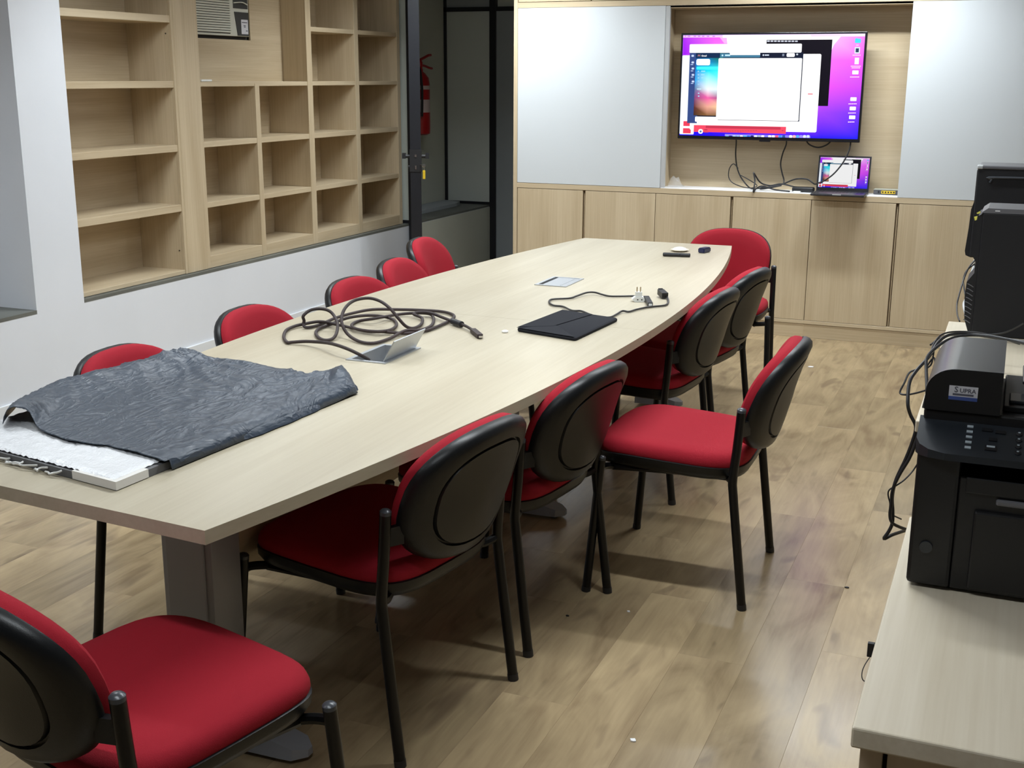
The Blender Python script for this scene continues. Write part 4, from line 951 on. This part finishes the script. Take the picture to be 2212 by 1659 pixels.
# power cord with plug, and white travel adapter
def pz(zx, zy, z): return onz(1060+zx/4.096, 500+zy/4.096, z)
t = thing('mains_lead', 'dark mains lead lying in a loose loop behind the felt sleeve', 'cord', (-1.35, 4.0, TZ))
cp = [(1540, 560, .762), (1566, 590, .757), (1568, 632, .755), (1530, 655, .755), (1400, 668, .755), (1290, 690, .755), (1222, 710, .755), (1165, 704, .757), (1110, 735, .755), (1050, 760, .755), (950, 755, .755), (880, 735, .755), (800, 704, .756), (720, 700, .758), (640, 665, .755), (560, 655, .755), (520, 632, .755), (526, 606, .755), (575, 597, .755), (700, 590, .755), (760, 571, .757), (850, 541, .760), (920, 539, .760), (980, 556, .757), (1050, 572, .755), (1150, 573, .755), (1250, 571, .755), (1330, 575, .756), (1372, 582, .758)]
b_ = nbm(); tube(b_, [pz(*p) for p in cp], 0.0036, 8, 6); obj('cord', b_, 'cord_dark', t, True)
a, c_ = pz(1540, 566, .764), pz(1505, 535, .768); dv = (c_-a).normalized(); sd = dv.cross(Vector((0, 0, 1))).normalized()
b_ = nbm(); obox(b_, (a+c_)/2, dv, sd, dv.cross(sd), (c_-a).length/2+0.004, 0.012, 0.010); obox(b_, c_+dv*0.006, dv, sd, dv.cross(sd), 0.004, 0.008, 0.012); obj('connector', b_, 'cable_black', t)
a, c_ = pz(1378, 585, .760), pz(1412, 648, .760); dv = (c_-a).normalized(); sd = dv.cross(Vector((0, 0, 1))).normalized()
b_ = nbm(); obox(b_, (a+c_)/2, dv, sd, dv.cross(sd), (c_-a).length/2, 0.009, 0.007); obj('plug', b_, 'cable_black', t)
b_ = nbm(); obox(b_, c_+dv*0.003, dv, sd, dv.cross(sd), 0.002, 0.006, 0.004); obj('plug_face', b_, 'white_plastic', t)
ap = pz(1312, 615, .752); ap.z = TZ
t = thing('plug_adapter', 'white travel plug adapter with two pins pointing up', 'adapter', tuple(ap))
rv = Vector((rgt.x, rgt.y, 0)).normalized(); bv = Vector((-rv.y, rv.x, 0))
b_ = nbm(); prof = [(-0.017, 0.0), (0.017, 0.0), (0.020, 0.008), (0.016, 0.018), (-0.016, 0.018), (-0.027, 0.010)]
extrude(b_, [ap+rv*x_-bv*0.014+Vector((0, 0, z_+0.0005)) for x_, z_ in prof], bv*0.030); obj('body', b_, 'white_plastic', t)
b_ = nbm(); obox(b_, ap+Vector((0, 0, 0.027))-rv*0.002, rv, bv, (0, 0, 1), 0.012, 0.010, 0.009); obj('neck', b_, 'white_plastic', t)
for s in (-1, 1):
    b_ = nbm(); cyl(b_, ap-rv*0.002+rv*(s*0.0062)+Vector((0, 0, 0.035)), ap-rv*0.002+rv*(s*0.0062)+Vector((0, 0, 0.054)), 0.0022, seg=10); obj('pin', b_, 'brass', t, True)
    b_ = nbm(); c_ = ap+rv*(s*0.0075+0.001)-bv*0.0142+Vector((0, 0, 0.009)); obox(b_, c_, rv, bv, (0, 0, 1), 0.0024, 0.0006, 0.0020); obj('socket_hole', b_, 'dark_gap', t)

# small things at the far end
a, c_ = onz(1432, 549, .760), onz(1487, 551, .760)
t = thing('marker_pen', 'thick black marker pen at the far end of the table', 'pen', (a.x, a.y, TZ))
b_ = nbm(); lathe(b_, Vector((a.x, a.y, TZ+0.0092)), Vector((c_.x-a.x, c_.y-a.y, 0)), [(0.006, 0), (0.009, 0.003), (0.009, 0.078)], 16); obj('barrel', b_, 'black_soft', t, True)
b_ = nbm(); dv = Vector((c_.x-a.x, c_.y-a.y, 0)).normalized(); lathe(b_, Vector((a.x, a.y, TZ+0.0092))+dv*0.079, dv, [(0.0088, 0), (0.0092, 0.002), (0.0088, 0.044), (0.006, 0.046)], 16); obj('cap', b_, 'cable_black', t, True)
dp = onz(1466, 543, .752)
t = thing('round_dish', 'small white domed disc behind the black marker pen', 'disc', (dp.x, dp.y+0.02, TZ))
b_ = nbm(); lathe(b_, Vector((dp.x, dp.y+0.02, TZ+0.0006)), (0, 0, 1), [(0.02, 0), (0.030, 0.001), (0.043, 0.007), (0.043, 0.009), (0.036, 0.010)], 28); obj('rim', b_, 'cream_box', t, True)
b_ = nbm(); lathe(b_, Vector((dp.x, dp.y+0.02, TZ+0.0096)), (0, 0, 1), [(0.034, 0), (0.028, 0.006), (0.012, 0.011), (0.004, 0.0115)], 24); obj('dome', b_, 'white_plastic', t, True)
fp = onz(1515, 546, .752)
t = thing('car_key_fob', 'small navy blue block on the table far right corner', 'key fob', (fp.x, fp.y, TZ))
b_ = nbm(); dv = Vector((0.25, 1, 0)).normalized(); sd = Vector((1, -0.25, 0)).normalized()
obox(b_, Vector((fp.x, fp.y, TZ+0.012))+dv*0.03, sd, dv, (0, 0, 1), 0.017, 0.034, 0.0115); bmesh.ops.bevel(b_, geom=b_.edges[:], offset=0.004, segments=2, affect='EDGES'); obj('block', b_, 'navy_plastic', t, True)
b_ = nbm(); obox(b_, Vector((fp.x, fp.y, TZ+0.0237))+dv*0.03, sd, dv, (0, 0, 1), 0.010, 0.024, 0.0006); obj('top_inlay', b_, 'navy_plastic', t)
wp_ = onz(1091, 717, .752)
b_ = nbm(); lathe(b_, Vector((wp_.x, wp_.y, TZ+0.0004)), (0, 0, 1), [(0.008, 0), (0.0105, 0.002), (0.0105, 0.005), (0.007, 0.007)], 14)
single('white_tablet', b_, 'paper_white', 'tiny round white piece on the table left of the sleeve', 'tablet', (wp_.x, wp_.y, TZ), True)

# ------------------------------------------------------------------ desk on the right with the printer
t = thing('printer_desk', 'pale oak desk unit under the black printer at right edge', 'desk', (0.3, 1.85, 0))
b_ = nbm(); box(b_, -0.127, 0.845, 1.437, 2.262, 0.721, 0.750, 0.003); obj('desk_top', b_, 'oak_desk', t)
b_ = nbm(); box(b_, -0.116, -0.088, 1.455, 2.250, 0.0, 0.7205, 0.001, 1); obj('side_panel', b_, 'oak_desk_side', t)
b_ = nbm(); box(b_, -0.082, 0.36, 1.457, 1.475, 0.03, 0.716, 0.001, 1); obj('door', b_, 'oak_desk_side', t)
b_ = nbm(); box(b_, 0.366, 0.83, 1.457, 1.475, 0.03, 0.716, 0.001, 1); obj('door', b_, 'oak_desk_side', t)
b_ = nbm(); box(b_, -0.0875, 0.84, 1.478, 2.25, 0.0, 0.7200); obj('carcass', b_, 'dark_gap', t)
t = thing('computer_desk', 'pale oak desk under the front black computer tower', 'desk', (0.3, 3.6, 0))
b_ = nbm(); box(b_, -0.172, 0.845, 2.95, 3.985, 0.721, 0.750, 0.003); obj('desk_top', b_, 'oak_desk', t)
b_ = nbm(); box(b_, -0.172, 0.845, 3.9862, 4.277, 0.721, 0.750, 0.003); obj('desk_top', b_, 'oak_desk', t)
b_ = nbm(); box(b_, -0.10, -0.075, 3.1, 4.24, 0.0, 0.7205, 0.001, 1); obj('side_panel', b_, 'oak_desk_side', t)
b_ = nbm(); box(b_, 0.80, 0.83, 3.0, 4.24, 0.0, 0.7205, 0.001, 1); obj('side_panel', b_, 'oak_desk_side', t)

# printer: front face towards the camera
px0, px1, py0, py1 = -0.105, 0.320, 1.924, 2.245
t = thing('laser_printer', 'black multifunction laser printer with a supplier sticker on its front', 'printer', ((px0+px1)/2, 2.08, 0.75))
b_ = nbm(); box(b_, px0+0.01, px1-0.01, py0+0.02, py1-0.01, 0.7505, 0.757); obj('feet', b_, 'black_soft', t)
b_ = nbm(); box(b_, px0, px0+0.066, py0, py1, 0.756, 0.985, 0.006); box(b_, px0+0.066, px1, py0+0.004, py1, 0.756, 0.945, 0.003); box(b_, px0+0.066, px1, py0+0.15, py1, 0.945, 0.985); box(b_, px1-0.04, px1, py0, py1, 0.756, 0.985, 0.006); obj('body', b_, 'printer_black', t)
b_ = nbm(); box(b_, px0+0.076, px1-0.05, py0-0.001, py0+0.006, 0.92, 0.946, 0.002); obj('output_lip', b_, 'printer_black', t)
b_ = nbm(); box(b_, px0+0.092, px1-0.065, py0-0.005, py0+0.006, 0.762, 0.893, 0.004); dr = obj('tray_door', b_, 'printer_black', t)
b_ = nbm(); box(b_, px0+0.122, px0+0.17, py0-0.004, py0+0.004, 0.906, 0.916, 0.003); obj('release_latch', b_, 'tower_grey', t)
b_ = nbm(); cyl(b_, (px0+0.026, py0+0.002, 0.822), (px0+0.026, py0-0.004, 0.822), 0.010); obj('power_button', b_, 'printer_panel', t, True)
# sloping control panel
y_f, y_b, z_f, z_b = py0-0.020, py0+0.062, 0.986, 1.022
b_ = nbm(); out = []
xl = px0-0.004
prof = [(xl, y_b), (xl, y_f+0.030), (xl+0.006, y_f+0.016), (xl+0.020, y_f+0.006), (xl+0.045, y_f), (px1+0.004, y_f), (px1+0.004, y_b)]
def pz_(y_): return z_f+(z_b-z_f)*(y_-y_f)/(y_b-y_f)
loft(b_, [[Vector((x_, y_, 0.975)) for x_, y_ in prof], [Vector((x_, y_, pz_(y_))) for x_, y_ in prof]]); cpn = obj('control_panel', b_, 'printer_panel', t)
nrm = Vector((0, -(z_b-z_f), (y_b-y_f))).normalized(); tn = Vector((0, (y_b-y_f), (z_b-z_f))).normalized()
def onpanel(x_, f_): y_ = y_f+(y_b-y_f)*f_; return Vector((x_, y_, pz_(y_)))
for k in range(5):
    b_ = nbm(); obox(b_, onpanel(px0+0.073, 0.22+0.145*k)+nrm*0.0008, (1, 0, 0), tn, nrm, 0.0046, 0.0026, 0.0008); obj('status_label', b_, 'button_light', cpn)
for x_, f_, w_ in ((0.098, 0.75, 0.0075), (0.118, 0.72, 0.0075), (0.108, 0.50, 0.006)):
    b_ = nbm(); obox(b_, onpanel(px0+x_, f_)+nrm*0.001, (1, 0, 0), tn, nrm, w_, 0.0035, 0.0012); obj('button', b_, 'black_soft', cpn)
b_ = nbm(); obox(b_, onpanel(px0+0.106, 0.26)+nrm*0.001, (1, 0, 0), tn, nrm, 0.0085, 0.0055, 0.0012); bb = obj('button', b_, 'black_soft', cpn)
b_ = nbm(); obox(b_, onpanel(px0+0.106, 0.29)+nrm*0.0024, (1, 0, 0), tn, nrm, 0.006, 0.002, 0.0004); obj('button_mark', b_, 'button_light', cpn)
for r_ in range(4):
    for c_ in range(3):
        b_ = nbm(); lathe(b_, onpanel(px0+0.145+c_*0.017, 0.22+r_*0.17), nrm, [(0.0050, 0), (0.0050, 0.0015), (0.003, 0.0022)], 10); k_ = obj('keypad_button', b_, 'black_soft', cpn, True)
        b_ = nbm(); obox(b_, onpanel(px0+0.145+c_*0.017, 0.24+r_*0.17)+nrm*0.0024, (1, 0, 0), tn, nrm, 0.0016, 0.0012, 0.0003); obj('key_mark', b_, 'button_light', cpn)
# scanner deck and feeder hump
b_ = nbm(); box(b_, px0+0.001, px1, py0+0.055, py1, 0.986, 1.036, 0.004); obj('scanner_lid', b_, 'printer_black', t)
hx0, hx1 = px0+0.001, 0.009
prof = [(hx0, 1.036), (hx0, 1.062)]
for k in range(1, 9):
    an = math.pi-k*(math.pi/2)/8; prof.append((hx0+0.045+0.045*math.cos(an), 1.062+0.042*math.sin(an)))
prof += [(hx1, 1.104), (hx1, 1.036)]
yh0, yh1 = py0+0.050, py1-0.005
b_ = nbm(); extrude(b_, [(x_, yh0, z_) for x_, z_ in prof], (0, yh1-yh0, 0)); obj('feeder_front', b_, 'printer_black', t)
b_ = nbm(); top_ = [q for q in prof if q[1] > 1.058]; P_ = [(x_-(0.0008 if x_ < px0+0.03 else 0), z_+0.0008) for x_, z_ in top_]
rings = [[Vector((x_, y_, z_)) for x_, z_ in P_] for y_ in (yh0+0.001, yh1)]
rv0 = [b_.verts.new(p) for p in rings[0]]; rv1 = [b_.verts.new(p) for p in rings[1]]
for i in range(len(rv0)-1): b_.faces.new((rv0[i], rv0[i+1], rv1[i+1], rv1[i]))
obj('feeder_cover', b_, 'printer_top', t, True)
b_ = nbm(); box(b_, hx1+0.004, px1-0.01, yh0+0.03, yh1-0.01, 1.036, 1.046, 0.002); box(b_, hx1+0.03, px1-0.02, yh0+0.12, yh1-0.02, 1.062, 1.068, 0.002); obj('paper_tray', b_, 'printer_black', t)
b_ = nbm(); box(b_, hx1+0.012, px1-0.03, yh0+0.045, yh0+0.10, 1.046, 1.052, 0.002); obj('paper_guide', b_, 'printer_panel', t)
# supplier sticker
s0, s1, z0, z1 = -0.0690, -0.0260, 1.0555, 1.0785
yy = yh0-0.0004
b_ = nbm(); box(b_, s0, s1, yy-0.0003, yy+0.0003, z0, z1); st = obj('sticker', b_, 'sticker_white', t)
b_ = nbm(); box(b_, s0, s1, yy-0.0006, yy-0.0003, z0, z0+0.0058); obj('sticker_band', b_, 'sticker_blue', st)
def letters(parent, txt, size, x_, z_, y_, mat, name='lettering', sxy=(1, 1)):
    b__ = nbm()
    for pg in text_polys(txt, size):
        try: b__.faces.new([b__.verts.new((x_+q[0]*sxy[0], y_, z_+q[1]*sxy[1])) for q in pg])
        except Exception: pass
    return obj(name, b__, mat, parent)
letters(st, 'S', 0.0130, s0+0.0078, z0+0.0128, yy-0.0007, 'ink_grey')
letters(st, 'UPRA', 0.0098, s0+0.0158, z0+0.0128, yy-0.0007, 'ink_grey', sxy=(1.0, 1))
b_ = nbm(); box(b_, s0+0.006, s1-0.006, yy-0.0007, yy-0.0004, z0+0.0078, z0+0.0108); obj('sticker_line', b_, 'ink_grey', st)

# computer towers
def tower(name, label, x0, x1, y0, y1, z0, z1, ribs):
    t = thing(name, label, 'computer', ((x0+x1)/2, (y0+y1)/2, z0))
    b_ = nbm(); box(b_, x0+0.012, x1, y0, y1, z0+0.001, z1-0.014, 0.004); obj('case', b_, 'tower_black', t)
    b_ = nbm(); prof = [(x0+0.012, z1-0.015), (x0+0.006, z1-0.022), (x0+0.010, z1-0.012), (x0+0.026, z1), (x1, z1), (x1, z1-0.013)]
    extrude(b_, [(x_, y0-0.001, z_) for x_, z_ in prof], (0, y1-y0+0.002, 0)); obj('top_trim', b_, 'tower_grey', t)
    h = z1-z0
    b_ = nbm(); pr = [(x0+0.012, z0+0.002), (x0+0.004, z0+0.004), (x0-0.012, z0+0.05), (x0-0.018, z0+0.12), (x0-0.016, z0+0.17), (x0+0.004, z0+0.20), (x0+0.004, z0+0.235), (x0-0.004, z0+0.25), (x0, z1-0.025), (x0+0.012, z1-0.018)]
    extrude(b_, [(x_, y0+0.004, z_) for x_, z_ in pr], (0, y1-y0-0.008, 0)); fp_ = obj('front_bezel', b_, 'tower_black', t)
    if ribs:
        for k in range(9):
            b2 = nbm(); zz = z0+0.045+k*0.0145
            tube(b2, [(x0-0.015+0.001*k*0.2, y0+0.0045, zz+0.004), (x0-0.006, y0+0.0035, zz+0.001), (x0+0.006, y0+0.003, zz-0.006)], 0.0016, 6, 4); obj('rib', b2, 'tower_grey', fp_, True)
    return t
t = tower('computer_tower', 'black computer tower with grey top trim standing on the desk, front one', -0.105, 0.32, 4.06, 4.25, 0.75, 1.156, True)
b_ = nbm(); box(b_, -0.058, -0.044, 4.0583, 4.0592, 1.1475, 1.1505); obj('logo_mark', b_, 'paper_white', t)
b_ = nbm(); extrude(b_, [(-0.118, 4.058, 1.128), (-0.108, 4.058, 1.131), (-0.109, 4.058, 1.119), (-0.1145, 4.058, 1.116)], (0, 0.0012, 0)); obj('sticker', b_, 'yellow_paper', t)
b_ = nbm(); extrude(b_, [(-0.112, 4.057, 1.140), (-0.102, 4.057, 1.147), (-0.100, 4.057, 1.141), (-0.108, 4.057, 1.137)], (0, 0.0012, 0)); obj('sticker', b_, 'yellow_paper', t)
t = thing('storage_cabinet', 'cream cabinet standing behind the desk under the rear computer', 'cabinet', (0.3, 5.1, 0))
b_ = nbm(); box(b_, -0.128, 0.845, 4.92, 5.4, 0.0, 0.855, 0.002); obj('carcass', b_, 'cream_box', t)
b_ = nbm(); box(b_, -0.130, 0.845, 4.915, 5.405, 0.856, 0.874, 0.002); obj('top', b_, 'cream_box', t)
t = thing('computer_tower', 'black computer case behind the front tower, with rounded groove on its side', 'computer', (0.1, 5.08, 0.8745))
yb0, yb1 = 4.97, 5.17
b_ = nbm(); box(b_, -0.150, 0.30, yb0, yb1, 0.876, 1.214, 0.006); obj('case', b_, 'tower_black', t)
b_ = nbm(); box(b_, -0.146, 0.30, yb0-0.002, yb1+0.002, 1.214, 1.228, 0.004); obj('top_trim', b_, 'tower_grey', t)
b_ = nbm(); box(b_, -0.151, -0.128, yb0-0.004, yb0+0.03, 1.214, 1.229, 0.004); obj('corner_clip', b_, 'alu_trim', t)
b_ = nbm(); pr = [(-0.149, 0.878), (-0.162, 0.884), (-0.166, 0.90), (-0.160, 0.99), (-0.158, 1.06), (-0.150, 1.09)]
extrude(b_, [(x_, yb0+0.003, z_) for x_, z_ in pr], (0, yb1-yb0-0.006, 0)); obj('front_bezel', b_, 'tower_black', t)
b_ = nbm(); tube(b_, [(-0.100, yb0-0.001, 1.165), (-0.094, yb0-0.002, 1.178), (-0.080, yb0-0.002, 1.184), (0.29, yb0-0.002, 1.186)], 0.005, 8, 5); obj('groove_rib', b_, 'printer_top', t, True)

# cables around the desks
def wire(name, pts, r, label, plane, mat='cable_black'):
    P = []
    for q in pts:
        d = q[2] if len(q) > 2 else plane
        P.append(ony(q[0], q[1], d))
    b_ = nbm(); tube(b_, P, r, 8, 6); return single(name, b_, mat, label, 'cable', tuple(P[0]), True)
def V5(zx, zy, d): return (1820+zx/2.765, 700+zy/2.765, d)
wire('desk_cable', [V5(1150, 130, 3.30), V5(1000, 95, 3.38), V5(860, 70, 3.42), V5(740, 68, 3.42), V5(640, 90, 3.36), V5(560, 140, 3.28), V5(505, 200, 3.2), V5(500, 270, 3.15), V5(503, 340, 3.1), V5(505, 420, 3.05)], 0.0042, 'black cable draped over the desk corner behind the printer', 3.3)
wire('desk_cable', [V5(1100, 110, 3.45), V5(900, 80, 3.5), V5(760, 60, 3.52), V5(640, 65, 3.46), V5(570, 110, 3.36), V5(520, 190, 3.26), V5(440, 280, 3.18), V5(400, 350, 3.14), V5(390, 470, 3.1), V5(405, 540, 3.1), V5(437, 610, 3.1), V5(425, 680, 3.1), V5(380, 800, 3.1), V5(320, 930, 3.1), V5(297, 1030, 3.1), V5(300, 1120, 3.1), V5(297, 1190, 3.1), V5(275, 1240, 3.1), V5(248, 1282, 3.1), V5(300, 1258, 3.12), V5(400, 1225, 3.2)], 0.0045, 'long black cable hanging beside the printer down to the bent loop', 3.1)
wire('desk_cable', [V5(1060, 120, 3.6), V5(860, 60, 3.62), V5(700, 45, 3.62), V5(600, 60, 3.56), V5(550, 110, 3.46), V5(520, 180, 3.36), V5(460, 260, 3.3), V5(400, 290, 3.28), V5(370, 350, 3.26), V5(343, 410, 3.25), V5(380, 422, 3.24), V5(440, 412, 3.22), V5(500, 395, 3.2)], 0.0026, 'thin black cable with a square loop left of printer', 3.3)
wire('desk_cable', [V5(505, 420, 3.08), V5(470, 560, 3.08), V5(440, 700, 3.08), V5(400, 800, 3.08), V5(340, 900, 3.08), V5(300, 990, 3.08), V5(290, 1080, 3.08), V5(283, 1140, 3.08), V5(295, 1185, 3.08), V5(340, 1212, 3.1), V5(420, 1240, 3.15)], 0.0042, 'second black cable of the bundle hanging beside the printer', 3.1)
wire('desk_cable', [V5(480, 780, 3.15), V5(425, 870, 3.15), V5(370, 930, 3.12), V5(320, 965, 3.1), V5(280, 990, 3.1), V5(272, 1020, 3.1), V5(283, 1070, 3.1), V5(282, 1110, 3.1), V5(300, 1140, 3.1), V5(350, 1165, 3.15)], 0.0020, 'thinnest black wire curling round the hanging bundle', 3.1)
wire('desk_cable', [V5(545, 165, 3.3), V5(530, 240, 3.25), V5(500, 260, 3.22), V5(545, 200, 3.28), V5(555, 260, 3.2)], 0.0022, 'short black wire crossing the bundle at the desk edge', 3.3)
wire('tower_cable', [(2112, 556, 4.9), (2095, 575, 4.88), (2083, 600, 4.86), (2071, 640, 4.8), (2067, 660, 4.75), (2068, 680, 4.65), (2073, 694, 4.5)], 0.003, 'black cable arching out from under the rear computer', 4.8)
wire('tower_cable', [(2105, 570, 4.9), (2088, 585, 4.88), (2081, 605, 4.86), (2083, 625, 4.8), (2087, 645, 4.75)], 0.003, 'shorter black cable left of the front computer tower', 4.8)
wire('tower_cable', [(2106, 572, 4.93), (2096, 600, 4.85), (2089, 640, 4.6), (2083, 656, 4.45), (2085, 672, 4.35), (2094, 696, 4.262)], 0.006, 'grey flat cable with plug beside the front tower', 4.45, 'alu_trim')
wire('tower_cable', [(2212, 698, 3.9), (2180, 715, 3.95), (2150, 722, 3.98), (2100, 722, 3.95), (2040, 727, 3.8), (2010, 745, 3.6)], 0.0028, 'thin black cable lying in front of the front computer tower', 3.95)
t = thing('power_strip', 'black power strip lying on the desk behind the printer', 'power strip', (0.05, 3.25, 0.7505))
b_ = nbm(); box(b_, -0.10, 0.18, 3.26, 3.32, 0.7505, 0.785, 0.004); obj('body', b_, 'black_soft', t)
for k in range(4):
    b_ = nbm(); lathe(b_, (-0.065+k*0.062, 3.29, 0.785), (0, 0, 1), [(0.018, 0), (0.018, 0.002), (0.014, 0.0025)], 14); obj('socket', b_, 'tower_grey', t, True)
# dangling clip and wire at the desk edge
q = onz(1880, 1392, 0.70)
b_ = nbm(); box(b_, -0.1375, -0.1275, 1.70, 1.708, 0.722, 0.744, 0.001); tube(b_, [(-0.133, 1.70, 0.722), (-0.138, 1.69, 0.714), (-0.1405, 1.682, 0.705), (-0.138, 1.675, 0.697), (-0.128, 1.672, 0.694)], 0.0008, 6, 5)
single('hanging_clip', b_, 'black_soft', 'small black clip with a thin wire hanging at desk edge', 'clip', (-0.133, 1.70, 0.722))
# scraps on the floor
random.seed(21)
def scrap(px, py, s, mat, name, label):
    p = onz(px, py, 0); b_ = nbm(); r_ = [(s*(0.6+0.6*random.random()), 2*math.pi*k/9) for k in range(9)]
    loft(b_, [[Vector((p.x+r*math.cos(a)*1.3, p.y+r*math.sin(a)*0.9, z_)) for r, a in r_] for z_ in (0.0003, 0.0035)])
    single(name, b_, mat, label, 'scrap', (p.x, p.y, 0))
scrap(1752, 793, 0.013, 'paper_white', 'paper_scrap', 'small white paper scrap on the floor near the base cabinets')
scrap(1830, 1270, 0.006, 'black_soft', 'dirt_crumb', 'tiny dark crumb on the floor left of the printer desk')
scrap(1225, 1331, 0.004, 'black_soft', 'dirt_crumb', 'tiny dark crumb on the floor below the pulled-out chair')
scrap(1358, 1322, 0.004, 'paper_white', 'paper_scrap', 'tiny white speck on the floor in front of pulled-out chair')
scrap(1368, 1600, 0.007, 'paper_white', 'paper_scrap', 'small white scrap on the floor at the bottom of the picture')
